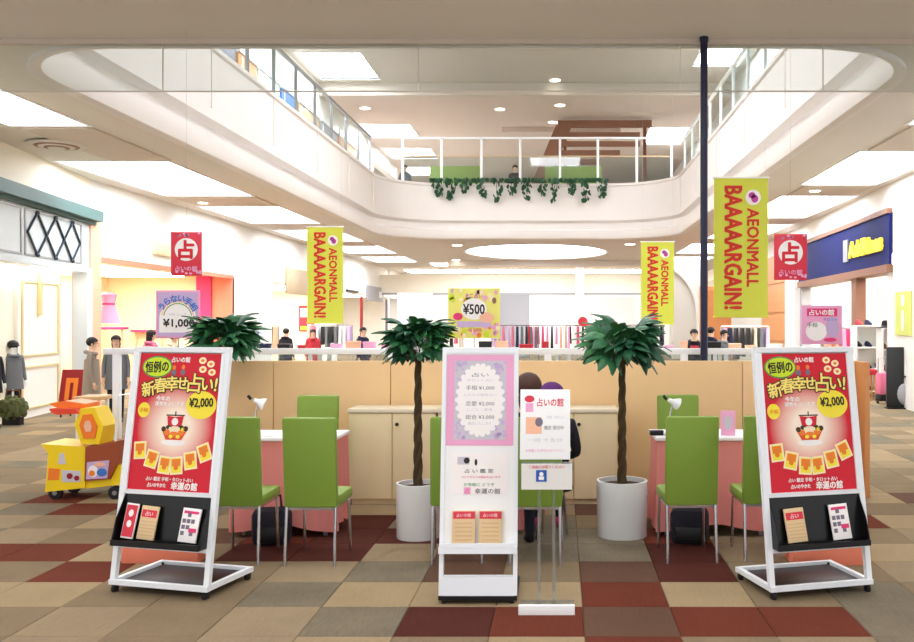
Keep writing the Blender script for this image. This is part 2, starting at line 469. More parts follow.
b = MB(); n = 48; o2 = [(-.93 + 2.84 * math.cos(2 * PI * k / n), 36.1 + 3.9 * math.sin(2 * PI * k / n)) for k in range(n)]
b.add([(p[0], p[1], CE - .015) for p in OVAL] + [(p[0], p[1], CE - .015) for p in o2] + [(p[0], p[1], CE + .32) for p in OVAL],
      [(i, (i + 1) % n, n + (i + 1) % n, n + i) for i in range(n)] + [(i, (i + 1) % n, 2 * n + (i + 1) % n, 2 * n + i) for i in range(n)])
b.build('trim_ring', 'white', t)

# brown bulkhead bands between the coffers
for i in range(5):
    for j, (side, L) in enumerate((('left', LCOF), ('right', RCOF))):
        y0 = L[i][3] + .12; y1 = L[i + 1][2] - .12
        o = MB().box(L[i][0] + .1, L[i][1], y0, y1, CE - .03, CE).build('trim_%d' % (i * 2 + j + 1), 'ceiling_brown'); struct(o)

# ---------------- stepped fascia ring of the atrium (sweep of a moulded profile)
PROF = [(.16, CE + .02), (.16, CE - .05), (.10, CE - .05), (.03, CE - .02), (0, CE + .06), (0, CE + .25), (.20, CE + .30), (.20, CE + .50), (.04, CE + .57), (.04, 6.02), (.0, 6.05), (.0, 6.12), (.26, 6.12), (.26, 5.45)]
rings = [[(p[0], p[1], z) for p in offset_path(OPEN, d)] for d, z in PROF]
b = MB(); n = len(OPEN); V = [p for r in rings for p in r]; fs = []
for i in range(len(rings) - 1):
    for k in range(n): fs.append((i * n + k, i * n + (k + 1) % n, (i + 1) * n + (k + 1) % n, (i + 1) * n + k))
b.add(V, fs, True)
fa = b.build('wall_atrium', 'fascia_white'); struct(fa, 'cream moulded fascia band around the upper floor edge of the atrium', 'wall')
# thin panel joints of the fascia (raised cover strips)
for (x, y) in [(VL + .035, 11.5 + 3.2 * k) for k in range(6)]:
    place('panel_joint', MB().box(-.008, .008, -.008, .008, CE + .7, 6.0).mesh('panel_joint', 'fascia_groove'), fa, (x, y, 0))
for (x, y) in [(VR - .035, 11.5 + 3.2 * k) for k in range(6)]:
    place('panel_joint', MB().box(-.008, .008, -.008, .008, CE + .7, 6.0).mesh('panel_joint', 'fascia_groove'), fa, (x, y, 0))
for z in ():
    MB().box(VL + .02, VL + .045, 10.3, 27.7, z, z + .02).build('panel_line', 'fascia_groove', fa)
    MB().box(VR - .045, VR - .02, 10.3, 27.7, z, z + .02).build('panel_line', 'fascia_groove', fa)
    MB().box(VL + 2.2, VR - 2.2, VF - .045, VF - .02, z, z + .02).build('panel_line', 'fascia_groove', fa)

# ---------------- upper floor: slab, walls, ceiling
up = holed_plate([rect(-13, 12, 9, 60), offset_path(OPEN, .2)], 5.42, 5.5).build('floor_upper', 'plaster'); struct(up)
UC = 9.7
ULIGHT = [(-7.9, -6.2, 16, 21), (-7.9, -6.2, 22.5, 26), (-7.9, -6.0, 27.6, 30.6), (-7.9, -5.9, 36, 38.5), (-7.9, -5.8, 41, 43.5), (-7.9, -5.8, 46, 48.5), (-4.6, -2.6, 19, 22), (4.2, 5.6, 18, 22), (4.2, 5.6, 25, 29), (3.6, 5.2, 36.6, 40),
          (-1.5, 1.0, 12, 15), (-1.5, 1.0, 18, 21)]  # first and second left, right and atrium panels are added for light
uc = holed_plate([rect(-13, 12, 6, 31.2)] + [rect(*c) for c in ULIGHT if c[3] < 31], UC, UC + .1).build('ceiling_upper', 'grey_wall'); struct(uc, 'pale grey upper floor ceiling', 'ceiling')
uc2 = holed_plate([rect(-13, 12, 31.2, 60)] + [rect(*c) for c in ULIGHT if c[3] > 31], UC - .35, UC - .25).build('ceiling_upper_rear', 'ceiling_brown'); struct(uc2)
o = MB().box(-13, 12, 31.1, 31.3, UC - .42, UC).build('trim_21', 'grey_wall'); struct(o)
o = MB().box(-2.3, 2.4, 36.5, 37.2, UC - .55, UC - .35).build('trim_22', 'ceiling_brown'); struct(o)
ULAB = [('%s glowing light panel on the left side of the upper ceiling' % q) for q in ('first', 'second', 'third', 'fourth', 'fifth', 'sixth')] + ['fill light panel added left of centre over the atrium'] + [('%s fill light panel added on the right side of the upper ceiling' % q) for q in ('nearest', 'middle', 'farthest')] + ['nearest fill light panel added over the middle of the atrium', 'farther fill light panel added over the middle of the atrium']
for i, c in enumerate(ULIGHT):
    zz = UC if c[3] < 31 else UC - .35
    t = thing('upper_light_panel', ULAB[i], 'ceiling light', (0, 0, 0), 0, 'upper ceiling light panels')
    MB().box(c[0], c[1], c[2], c[3], zz + .05, zz + .09).build('diffuser', 'light_upper', t)
    b = MB()
    for a in ((c[0] - .05, c[0], c[2] - .05, c[3] + .05), (c[1], c[1] + .05, c[2] - .05, c[3] + .05), (c[0], c[1], c[2] - .05, c[2]), (c[0], c[1], c[3], c[3] + .05)): b.box(a[0], a[1], a[2], a[3], zz - .02, zz + .1)
    b.build('frame', 'white', t)
for nm, bx in (('wall_upper_left', (-9.4, -9.2, 9, 60, 5, UC)), ('wall_upper_right', (7.4, 7.6, 9, 60, 5, UC)), ('wall_upper_rear', (-13, 12, 55, 55.2, 5, UC))):
    struct(MB().box(*bx).build(nm, 'grey_wall'))

# ---------------- left shopfront (angled) and the left wall beyond it
def lwall(Z, off=0.0):                       # point on the angled left wall line; off = towards the concourse
    return Vector((-8.4 - .15 * (Z - 13.8) + off * .989, Z + off * .148, 0))
def lz(x): return 6.33 / ((VX - x) / F - .15)
def lbox(b, Za, Zb, z0, z1, o0, o1):
    p = [lwall(Za, o0), lwall(Za, o1), lwall(Zb, o1), lwall(Zb, o0)]
    return b.hexa([(q.x, q.y, z0) for q in p] + [(q.x, q.y, z1) for q in p])
b = MB(); lbox(b, 9, 17.5, 3.7, CE, -.3, 0.0); lbox(b, 9, 12.6, 0, 3.7, -.3, 0); lbox(b, 12.4, 17.5, 0, 3.0, -1.2, -1.0)
lbox(b, 12.4, 17.5, 3.0, 3.1, -1.2, -.02)
b.build('wall_left', 'shop_cream'); struct(bpy.data.objects['wall_left'], 'cream walls of the white boutique on the left', 'wall')
t = thing('boutique_fascia', 'white boutique fascia with teal cornice and dark diamond lattice panel', 'shop front', tuple(lwall(12.6)))
def lp(name, m, *a):
    bb = MB(); lbox(bb, *a); o = bb.build(name, m); o.parent = t; o.matrix_parent_inverse = Matrix.Translation(t.location).inverted(); return o
lp('fascia_board', 'shop_grey', 12.4, 17.5, 2.62, 3.55, -.1, .02)
lp('cornice', 'teal_trim', 12.4, 17.62, 3.54, 3.74, -.1, .22)
lp('cornice_lip', 'teal_trim', 12.4, 17.6, 3.48, 3.54, -.1, .10)
lp('bottom_moulding', 'shop_grey', 12.4, 17.5, 2.56, 2.64, -.1, .06)
lp('corner_pilaster', 'shop_grey', lz(84), 17.5, 0, 2.6, -.2, .06)
for xa, xb in ((-25, 20), (23, 80)):
    Za, Zb = lz(xa), lz(xb)
    lp('panel_rail', 'grey_metal', Za, Zb, 3.42, 3.45, .02, .035); lp('panel_rail', 'grey_metal', Za, Zb, 2.70, 2.73, .02, .035)
    lp('panel_stile', 'grey_metal', Za, Za + .04, 2.7, 3.45, .02, .035); lp('panel_stile', 'grey_metal', Zb - .04, Zb, 2.7, 3.45, .02, .035)
Za, Zb = lz(25), lz(78); nD = 3
for k in range(nD):
    z0 = Za + (Zb - Za) * k / nD; z1 = Za + (Zb - Za) * (k + 1) / nD; zm = (z0 + z1) / 2
    for (qa, ha), (qb, hb) in (((z0, 3.08), (zm, 3.42)), ((zm, 3.42), (z1, 3.08)), ((z0, 3.08), (zm, 2.73)), ((zm, 2.73), (z1, 3.08))):
        p = lwall(qa, .04); q = lwall(qb, .04); bb = MB().bar((p.x, p.y, ha), (q.x, q.y, hb), .022, .032, up=(.989, .148, 0))
        o = bb.build('lattice_bar', 'lattice'); o.parent = t; o.matrix_parent_inverse = Matrix.Translation(t.location).inverted()
    for h in (3.42, 2.73):
        p = lwall(zm, .04); o = MB().ell((p.x, p.y, h), (.035, .06, .035), 8, 6).build('lattice_boss', 'lattice'); o.parent = t; o.matrix_parent_inverse = Matrix.Translation(t.location).inverted()
# boutique inner partition with panelled door just inside
def at_wall(name, m, Za, Zb, z0, z1, o0, o1, parent=None):
    bb = MB(); lbox(bb, Za, Zb, z0, z1, o0, o1); o = bb.build(name, m)
    if parent: o.parent = parent; o.matrix_parent_inverse = Matrix.Translation(parent.location).inverted()
    return o
o = at_wall('wall_boutique', 'shop_cream', lz(26), lz(84), 0, 2.58, -.5, -.4); struct(o)
d = at_wall('door_1', 'door_white', lz(40), lz(80), 0, 2.5, -.4, -.34); struct(d, 'white panelled boutique door with gold beading', 'door')
for (xa, xb, h0, h1) in ((43, 78, 1.05, 2.3), (43, 78, .15, .85)):
    A_, B_ = lz(xa), lz(xb)
    at_wall('gold_beading', 'gold', A_, B_, h1, h1 + .03, -.34, -.32, d); at_wall('gold_beading', 'gold', A_, B_, h0, h0 + .03, -.34, -.32, d)
    at_wall('gold_beading', 'gold', A_, A_ + .05, h0, h1, -.34, -.32, d); at_wall('gold_beading', 'gold', B_ - .05, B_, h0, h1, -.34, -.32, d)
at_wall('door_pull', 'gold', lz(58), lz(60), 1.75, 2.5, -.34, -.28, d)
p = lwall(14.2, -.72)
t = thing('shop_ceiling_lamp', 'ceiling light panel inside the white boutique', 'ceiling light', (p.x, p.y, 2.88), .149)
MB().box(-.16, .16, -1.5, 1.5, 0, .05).build('diffuser', 'light_shop', t); MB().box(-.18, .18, -1.55, 1.55, .05, .11).build('housing', 'white', t)
p = lwall(15.8, -.2)  # extra strip added to brighten the boutique wall and door
t = thing('shop_fill_strip', 'slim fill light strip added under the boutique fascia above the door', 'ceiling light', (p.x, p.y, 2.50), .149)
MB().box(-.06, .06, -1.2, 1.2, 0, .03).build('diffuser', 'light_shop', t); MB().box(-.07, .07, -1.22, 1.22, .03, .06).build('housing', 'white', t)
for k, (ya, yb, lb) in enumerate(((283, 300, 'upper pink framed picture inside the white boutique'), (312, 327, 'lower framed picture inside the white boutique'))):
    p = lwall(16.45, -.995)
    Zq = p.y
    t = thing('framed_picture', lb, 'picture', (wx(9, Zq + .0), Zq, wz((ya + yb) / 2, Zq)), math.atan2(1, -.15), 'pictures in the white boutique')
    t.location = (p.x - 0.0, p.y, t.location.z)
    hh = (yb - ya) / F * Zq / 2
    MB().box(-.3, .3, -.04, 0, -hh, hh).build('frame', 'white', t); MB().box(-.26, .26, -.05, -.04, -hh + .04, hh - .04).build('print', 'peach' if k == 0 else 'wood_brown', t)

# left wall beyond
LX = -8.96
wl = MB()
wl.box(LX - .3, LX, 17.5, 60, 2.87, CE); wl.box(LX - .3, LX, 25.2, 28.6, 0, 2.87)
wl.box(LX - .3, LX, 36, 37, 0, 2.9); wl.box(LX - 4, LX, 48, 48.3, 0, CE)
struct(wl.build('wall_left_far', 'white_wall'), 'white upper wall over the far left shops', 'wall')
o = MB().box(LX - .3, LX + .06, 17.45, 17.85, 0, 3.66).build('trim_23', 'peach'); struct(o)
# coral/pink shop interior
b = MB(); b.box(-12.6, -12.4, 17.6, 25.4, 0, 3); struct(b.build('wall_pink_shop', 'shop_yellow'))
b = MB(); b.box(-12.6, LX - .9, 25.2, 25.35, 0, 2.87); struct(b.build('wall_pink_shop_side', 'shop_yellow'))
b = MB(); b.box(LX - .55, LX - .0, 25.12, 25.3, 0, 2.87); struct(b.build('wall_coral_pier', 'coral'))
b = MB(); b.box(LX - .95, LX - .55, 25.05, 25.2, 0, 2.87); struct(b.build('wall_hot_pink_pier', 'hot_pink'))
b = MB(); b.box(-12.6, LX - .3, 17.6, 25.4, 2.87, 2.95); struct(b.build('ceiling_pink_shop', 'shop_yellow'))
b = MB(); b.box(LX - .05, LX + .02, 17.85, 25.2, 2.80, 2.90); struct(b.build('trim_24', 'coral'))
t = thing('shop_ceiling_lamp', 'ceiling light panel inside the pink and coral shop', 'ceiling light', (-10.8, 21.4, 2.8))
MB().box(-1.0, 1.0, -2.6, 2.6, 0, .05).build('diffuser', 'light_shop', t); MB().box(-1.05, 1.05, -2.65, 2.65, .05, .066).build('housing', 'white', t)
# far left shops (white / cream interiors with trims)
b = MB(); b.box(-12, -11.8, 28.6, 48, 0, 3.4); b.box(-12, LX - .3, 36, 36.15, 0, 2.9); b.box(-12, LX - .3, 28.6, 28.7, 0, 2.9); b.box(-12, LX - .31, 28.75, 47.9, 2.9, 3.0)
struct(b.build('wall_far_shops', 'shop_cream'))
for y in (32.3, 42):
    t = thing('shop_ceiling_lamp', 'ceiling light panel inside the ' + ('white' if y < 40 else 'farthest') + ' left shop', 'ceiling light', (-10.4, y, 2.8))
    MB().box(-1.0, 1.0, -2.4, 2.4, 0, .05).build('diffuser', 'light_shop', t); MB().box(-1.05, 1.05, -2.45, 2.45, .05, .08).build('housing', 'white', t)
def wall_sign(name, label, Za, Zb, z0, z1, m, th=.08, cat='sign', X=LX):
    t = thing(name, label, cat, (X, Za, z0)); s = 1
    MB().cbox(0, th, 0, Zb - Za, 0, z1 - z0, .012).build('sign_board', m, t); return t
t = wall_sign('tan_shop_sign', 'tan rectangular shop sign on the far left wall', 30, 35.2, 2.55, 3.4, 'tan')
MB().box(.08, .1, 2.2, 3.0, .25, .6).build('emblem', 'lavender', t)
wall_sign('small_yellow_sign', 'small blank yellow sign above the coral shop', 20.2, 21.4, 3.12, 3.4, 'cream')
t = wall_sign('grey_shop_sign', 'grey shop sign beside the farthest left shop', 42.5, 46.5, 2.6, 3.3, 'grey_panel'); MB().box(.08, .1, 2.6, 3.3, .2, .5).build('emblem', 'white', t)
wall_sign('dark_sign_strip', 'thin black sign strip on the farthest left shop', 38.5, 40.6, 2.89, 2.98, 'black')
wall_sign('brown_door_post', 'narrow dark red post at the farthest left shop', 41.2, 41.5, .0, 2.75, 'deep_red', cat='post')
wall_sign('black_door_post', 'narrow dark grey post at the farthest left shop', 47.2, 47.5, .0, 2.75, 'purple_grey', cat='post')
t = thing('red_sale_poster', 'red and white sale poster inside the white left shop', 'poster', (-11.78, 36.0 - .02, 0)); t.location = (-9.9, 35.95, 1.75)
MB().box(-.3, .3, -.03, 0, -.5, .5).build('sheet', 'red_sign', t); MB().box(-.24, .24, -.035, -.03, .05, .4).build('white_panel', 'print_white', t); MB().box(-.24, .1, -.035, -.03, -.45, -.3).build('yellow_panel', 'yellow', t)
t = thing('blue_wall_emblem', 'small pale blue emblem on the white wall pier at left', 'emblem', (LX, 27.2, 1.2))
MB().box(0, .03, -.1, .1, -.22, .22).build('plate', 'shop_grey', t); MB().box(.03, .04, -.06, .06, -.1, .12).build('mark', 'blue_print', t)

# ---------------- right wall with the navy shop sign
def rwall(Z, off=0.0): return Vector((6.48 + .048 * (Z - 17.9) - off, Z, 0))
def rbox(b, Za, Zb, z0, z1, o0, o1):
    p = [rwall(Za, o1), rwall(Za, o0), rwall(Zb, o0), rwall(Zb, o1)]
    return b.hexa([(q.x, q.y, z0) for q in p] + [(q.x, q.y, z1) for q in p])
def rz_(x): # depth where pixel column x meets the right wall
    return (6.48 - .048 * 17.9) / ((x - VX) / F - .048)
b = MB(); rbox(b, 10, 17.9, 0, CE, -.4, 0); struct(b.build('wall_right', 'white_wall'), 'plain white pier at the right edge', 'wall')
b = MB(); rbox(b, 17.9, 60, 3.78, CE, -.4, 0); struct(b.build('wall_right_upper', 'white_wall'))
t = thing('navy_shop_sign', 'long navy blue shop sign with glowing yellow letters', 'shop sign', tuple(rwall(17.9)))
b = MB(); rbox(b, 17.95, 26.3, 2.76, 3.76, 0, .06); o = b.build('sign_board', 'blue_sign'); o.parent = t; o.matrix_parent_inverse = Matrix.Translation(t.location).inverted()
b = MB(); rbox(b, 17.95, 26.3, 3.76, 3.86, 0, .1); o = b.build('top_cap', 'wood_brown'); o.parent = t; o.matrix_parent_inverse = Matrix.Translation(t.location).inverted()
b = MB(); rbox(b, 17.95, 26.3, 2.60, 2.76, -.3, .1); o = b.build('wood_soffit', 'wood_brown'); o.parent = t; o.matrix_parent_inverse = Matrix.Translation(t.location).inverted()
zm = (rz_(886) + rz_(853)) / 2; p = rwall(zm, .075)
o = place('lettering', text_mesh('AddRines', .46, bold=.03, ext=.03, width=rz_(853) - rz_(886)), None, (p.x, p.y, 3.24), (PI / 2, 0, -PI / 2 - .048))
o.data.materials.clear(); o.data.materials.append(MATS['sign_yellow']); o.parent = t; o.matrix_parent_inverse = Matrix.Translation(t.location).inverted()
p = rwall(rz_(851.5), .07); o = MB().box(p.x - .03, p.x, p.y, p.y + .3, 3.0, 3.5).build('emblem', 'grey_panel'); o.parent = t; o.matrix_parent_inverse = Matrix.Translation(t.location).inverted()
# shoe shop interior
b = MB(); b.box(9.6, 9.8, 17.6, 27, 0, 3.2); struct(b.build('wall_shoe_shop', 'white_wall'))
b = MB(); b.box(6.95, 9.8, 26.3, 26.45, 0, 3.2); struct(b.build('wall_shoe_shop_end', 'white_wall'))
b = MB(); rbox(b, 17.6, 26.6, 3.2, 3.3, -3.2, -.05); struct(b.build('ceiling_shoe_shop', 'white_wall'))
t = thing('shop_ceiling_lamp', 'ceiling light panel inside the shoe shop', 'ceiling light', (8.2, 22, 3.08))
MB().box(-.9, .9, -3.4, 3.4, 0, .05).build('diffuser', 'light_shop', t); MB().box(-.95, .95, -3.45, 3.45, .05, .1).build('housing', 'white', t)
b = MB(); rbox(b, rz_(857), rz_(852), 0, 2.6, -.2, .02); struct(b.build('trim_25', 'wood_brown'))
b = MB(); rbox(b, 18.05, 18.2, 0, 2.6, -.2, .02); struct(b.build('trim_26', 'white'))
b = MB(); rbox(b, 26.1, 26.3, 0, 2.6, -.25, .02); struct(b.build('trim_27', 'grey_panel'))
# wood-clad shop and grey wall further on the right
b = MB(); b.box(6.75, 7.05, 26.5, 27.6, 0, 3.78); struct(b.build('wall_right_pier', 'white_wall'))
b = MB(); rbox(b, 27.6, 32.4, 0, 3.78, -.4, .05); wp = b.build('wall_wood', 'wood_orange'); struct(wp)
for k in range(4):
    b = MB(); rbox(b, 27.62, 32.38, .1 + .92 * k, .1 + .92 * k + .86, .05, .08); b.build('wood_panel', 'wood_orange', wp)
b = MB(); rbox(b, 32.4, 60, 0, 3.78, -.4, 0); struct(b.build('wall_right_far', 'grey_wall'))
b = MB(); b.box(4.9, 6.2, 40, 40.6, 0, CE); struct(b.build('wall_grey_pier', 'grey_wall'))
t = thing('wood_wall_unit', 'orange wooden wall unit beyond the black pole', 'cabinet', (5.6, 33.2, 0))
MB().cbox(-.55, .55, -.2, .2, 0, 2.9, .02).build('body', 'wood_orange', t); MB().box(-.5, -.02, -.215, -.2, .1, 2.75).build('door', 'wood_orange', t); MB().box(.02, .5, -.215, -.2, .1, 2.75).build('door', 'wood_orange', t)
# arch rib on the grey wall
ar = [(4.86 - .0, 39.95, 0)]
b = MB(); P = [(3.6 + 2.4 * math.cos(a), 39.9, 1.9 + 2.4 * math.sin(a)) for a in [PI * .5 * k / 14 for k in range(15)]]
P = [(6.0, 39.9, 0)] + P
b.tube(P, .10, 8); struct(b.build('trim_28', 'plaster'))

# ---------------- far end of the concourse
struct(MB().box(-12, 9, 52, 52.3, 0, CE).build('wall_back', 'white_wall'), 'white wall at the far end of the concourse', 'wall')
b = MB(); b.box(-9, 6.8, 45.8, 46, 3.05, 3.95); struct(b.build('wall_back_header', 'shop_cream'))
b = MB(); b.box(-9, 6.8, 45.75, 46, 2.95, 3.05); struct(b.build('trim_29', 'grey_panel'))
struct(MB().box(.75, 1.15, 44.6, 45, 0, CE).build('column_back', 'plaster'), 'slim pale column at the far end of the concourse', 'column')
struct(MB().box(5.3, 5.75, 44.6, 45, 0, CE).build('column_back_right', 'plaster'), 'slim pale column right of the far shop', 'column')
t = thing('shop_ceiling_lamp', 'long ceiling light panel inside the far end shop', 'ceiling light', (-1, 48.5, 4.24))
MB().box(-7, 7, -1.2, 1.2, 0, .05).build('diffuser', 'light_shop', t); MB().box(-7.05, 7.05, -1.25, 1.25, .05, .1).build('housing', 'white', t)
t = thing('far_linear_light', 'long recessed linear light across the far ceiling', 'ceiling light', (-1, 43.3, CE - .065))
MB().box(-5, 5, -.7, .7, 0, .04).build('diffuser', 'light_panel', t); MB().box(-5.05, 5.05, -.75, .75, .04, .06).build('housing', 'white', t)
o = MB().box(-5, 4.5, 41.0, 41.12, CE - .25, CE).build('trim_30', 'plaster'); struct(o)

# ================================================================== BOOTH
PZ = 8.65
# partition of beige boards
t = thing('booth_partition', 'low beige panelled partition behind the fortune telling booth', 'partition', (0, PZ, 0))
xa, xb = -3.8, wx(860, PZ); npan = 6
for k in range(npan):
    a = xa + (xb - xa) * k / npan; c = xa + (xb - xa) * (k + 1) / npan
    MB().cbox(a + .003, c - .003, 0, .05, .04, 1.275, .006).build('panel', 'partition', t)
for k in range(npan + 1):
    a = xa + (xb - xa) * k / npan
    MB().box(a - .25 if 0 < k < npan else a - .02, a + .25 if 0 < k < npan else a + .02, -.06 if k in (0, npan) else .0, .11, 0, .04).build('foot', 'off_white', t)
MB().cbox(xb - .05, xb, -.28, 0, .04, 1.275, .006).build('return_panel', 'wood_orange', t)
# white guard frame behind the partition, with clear panes
t = thing('white_guard_frame', 'white metal guard frame with clear panes rising behind the beige partition', 'railing', (0, 8.95, 0))
xl_, xr_ = wx(104, 8.95), wx(853, 8.95)
MB().cbox(xl_, xr_, -.03, .03, 1.325, 1.385, .008).build('top_rail', 'frame_white', t)
MB().cbox(xl_, xr_, -.02, .02, .10, .14, .006).build('bottom_rail', 'frame_white', t)
posts = [wx(x, 8.95) for x in (117, 236, 392, 548, 684, 757, 849)]
for x in posts: MB().cbox(x - .035, x + .035, -.03, .03, 0, 1.33, .008).build('post', 'frame_white', t)
for i in range(1, len(posts) - 1): MB().box(posts[i] + .036, posts[i + 1] - .036, -.004, .004, .14, 1.325).build('pane', 'rail_glass', t)
# side shelf at the left end of the frame
t = thing('side_shelf', 'small wooden shelf board on white legs left of the partition', 'shelf', (wx(108, 9.4), 9.4, 0))
MB().cbox(-.2, .05, -.3, .0, .86, .9, .008).build('board', 'wood_top', t)
for x, y in ((-.17, -.26), (.02, -.26), (-.17, -.06), (.02, -.06)): MB().box(x - .015, x + .015, y - .015, y + .015, 0, .86).build('leg', 'frame_white', t)
# black pole
t = thing('black_pole', 'tall slim navy black pole from floor to ceiling behind the partition', 'pole', (wx(704, 8.75), 8.75, 0))
MB().lathe([(.036, 0), (.036, CE - .03)], n=16).build('shaft', 'navy_pole', t); MB().lathe([(.045, 0), (.045, .012), (.04, .03)], n=16).build('base_plate', 'navy_pole', t); MB().lathe([(.040, CE - .05), (.044, CE - .001)], n=16).build('ceiling_cap', 'navy_pole', t)

# hanging smoke barrier glass
t = thing('smoke_barrier', 'clear glass smoke barrier hanging from the ceiling edge in front of the atrium', 'glass barrier', (0, 8.83, CE))
MB().box(-9.4, 5.6, -.03, .03, -.045, 0).build('top_track', 'ceiling_brown', t)
joints = [-9.4, -6.4, wx(163, 8.83), -1.36, wx(680, 8.83), wx(823, 8.83), 5.6]
for i in range(len(joints) - 1):
    MB().box(joints[i] + .004, joints[i + 1] - .004, -.004, .004, -.49, -.045).build('pane', 'pane_glass', t)
    MB().box(joints[i] + .004, joints[i + 1] - .004, -.006, .006, -.503, -.49).build('edge_trim', 'grey_wall', t)
for j in joints[1:-1]: MB().box(j - .004, j + .004, -.006, .006, -.5, -.045).build('joint_strip', 'grey_wall', t)

# ---------------- cabinets
def cabinet(x0, x1, label):
    t = thing('cabinet', label, 'cabinet', (x0, 8.2, 0), 0, 'cabinets along the partition'); W = x1 - x0; D = .4
    MB().box(0, W, .02, D, .06, .83).build('body', 'cabinet_wood', t)
    MB().box(.02, W - .02, .05, D, 0, .06).build('plinth', 'cabinet_wood', t)
    MB().cbox(-.008, W + .008, -.012, D, .832, .868, .006).build('top_board', 'cabinet_top', t)
    for s in (0, 1):
        d = MB().cbox(.004 + s * W / 2, W / 2 - .004 + s * W / 2, 0, .019, .065, .828, .004).build('door', 'cabinet_wood', t)
        if s:
            MB().lathe([(.006, 0), (.006, .015), (.017, .018), (.015, .028), (.002, .03)], n=12).build('knob', 'black', d, (W / 2 + .045, 0, .73), (PI / 2, 0, 0))
    return t
cabinet(-1.885, -1.107, 'pale wood two-door cabinet left of the middle white sign stand')
cabinet(-1.09, -.283, 'pale wood two-door cabinet hidden behind the middle white sign stand')
cabinet(-.264, .51, 'pale wood two-door cabinet behind the right potted tree')

# ---------------- chairs
def chair_proto():
    t = thing('dining_chair', 'x', 'chair'); W = .18
    b = MB().cbox(-W, W, -.03, .03, .395, 1.005, .018)
    for i, v in enumerate(b.v):      # slight lean and curve
        h = (v[2] - .395) / .61; b.v[i] = (v[0], v[1] - .05 * h * h, v[2])
    b.build('backrest', 'chair_green', t)
    MB().cbox(-W, W, -.0, .40, .395, .47, .02).build('seat', 'chair_green', t)
    MB().box(-W + .02, W - .02, .0, .38, .375, .398).build('seat_frame', 'chrome', t)
    for sx in (-1, 1):
        MB().tube([(sx * (W - .015), -.005, .40), (sx * (W - .012), -.045, 0)], .011, 8).build('leg', 'chrome', t)
        MB().tube([(sx * (W - .02), .36, .385), (sx * (W - .015), .385, 0)], .011, 8).build('leg', 'chrome', t)
    return t
CH = chair_proto(); used = [False]
def chair(x, y, rz, label):
    c = CH if not used[0] else copy_tree(CH); used[0] = True
    c.location = (x, y, 0); c.rotation_euler = (0, 0, rz); c['label'] = label; c['group'] = 'green high-back chairs of the booth'
chair(-2.20, 6.24, -.02, 'green high-back chair beside the left red poster stand, its back partly covered')
chair(-1.675, 6.20, -.03, 'green high-back chair seen from behind at the right of the left pink table')
chair(-2.10, 7.95, PI, 'green high-back chair on the far side of the left pink table')
chair(.895, 6.28, .05, 'green high-back chair seen from behind beside the right potted tree')
chair(1.43, 6.32, .04, 'green high-back chair next to the right red poster stand, its back partly covered')
chair(1.03, 8.0, PI, 'green high-back chair on the far side of the right pink table')
chair(-.70, 6.26, .10, 'green high-back chair mostly hidden behind the middle white sign stand')
chair(-.165, 6.22, -.02, 'green high-back chair behind the clear acrylic sign holder')

# ---------------- tables with pink cloths
def table(x0, x1, y0, y1, side, low):
    t = thing('booth_table', 'small rectangular table under a pink cloth in the %s seating group' % side, 'table', ((x0 + x1) / 2, (y0 + y1) / 2, 0), 0, 'booth tables')
    W = (x1 - x0) / 2; D = (y1 - y0) / 2
    MB().cbox(-W + .02, W - .02, -D + .02, D - .02, .70, .728, .006).build('table_top', 'off_white', t)
    for sx in (-1, 1):
        for sy in (-1, 1): MB().tube([(sx * (W - .08), sy * (D - .08), 0), (sx * (W - .08), sy * (D - .08), .7)], .018, 8).build('leg', 'grey_metal', t)
    # cloth: a draped skirt with folds, hem at different heights
    b = MB(); N = 72; rows = 7; V = []
    per = []
    for k in range(N):
        u = k / N * 4; sd = int(u); f = u - sd
        c = [(-W, -D), (W, -D), (W, D), (-W, D), (-W, -D)]
        per.append((c[sd][0] + (c[sd + 1][0] - c[sd][0]) * f, c[sd][1] + (c[sd + 1][1] - c[sd][1]) * f))
    for j in range(rows + 1):
        h = j / rows
        for k, (px, py) in enumerate(per):
            a = math.atan2(py / D, px / W); r = 1 + h * (.03 + .05 * math.sin(k * 1.05) * h + .02 * math.sin(k * 2.3))
            drop = (.735 - low) * (1 - .04 * math.cos(4 * a) * h - .02)
            V.append((px * r, py * r, .737 - drop * h))
    fs = [(j * N + k, j * N + (k + 1) % N, (j + 1) * N + (k + 1) % N, (j + 1) * N + k) for j in range(rows) for k in range(N)]
    fs.append(tuple(range(N)))
    b.add(V, fs, True)
    o = b.build('pink_tablecloth', 'pink_cloth', None, ((x0 + x1) / 2, (y0 + y1) / 2, 0)); tag(o, 'pink cloth draped to the floor over the %s booth table' % side, 'tablecloth', 'pink tablecloths')
    o = MB().cbox(-W - .015, W + .015, -D - .015, D + .015, .728, .755, .005).build('white_top_cloth', 'white_cloth', None, ((x0 + x1) / 2, (y0 + y1) / 2, .011)); tag(o, 'white cover sheet on top of the %s booth table' % side, 'tablecloth', 'white table covers')
table(-2.5, -1.72, 6.98, 7.46, 'left', .06)
table(.74, 1.62, 7.0, 7.5, 'right', .06)
table(-.85, -.30, 7.05, 7.5, 'middle', .06)

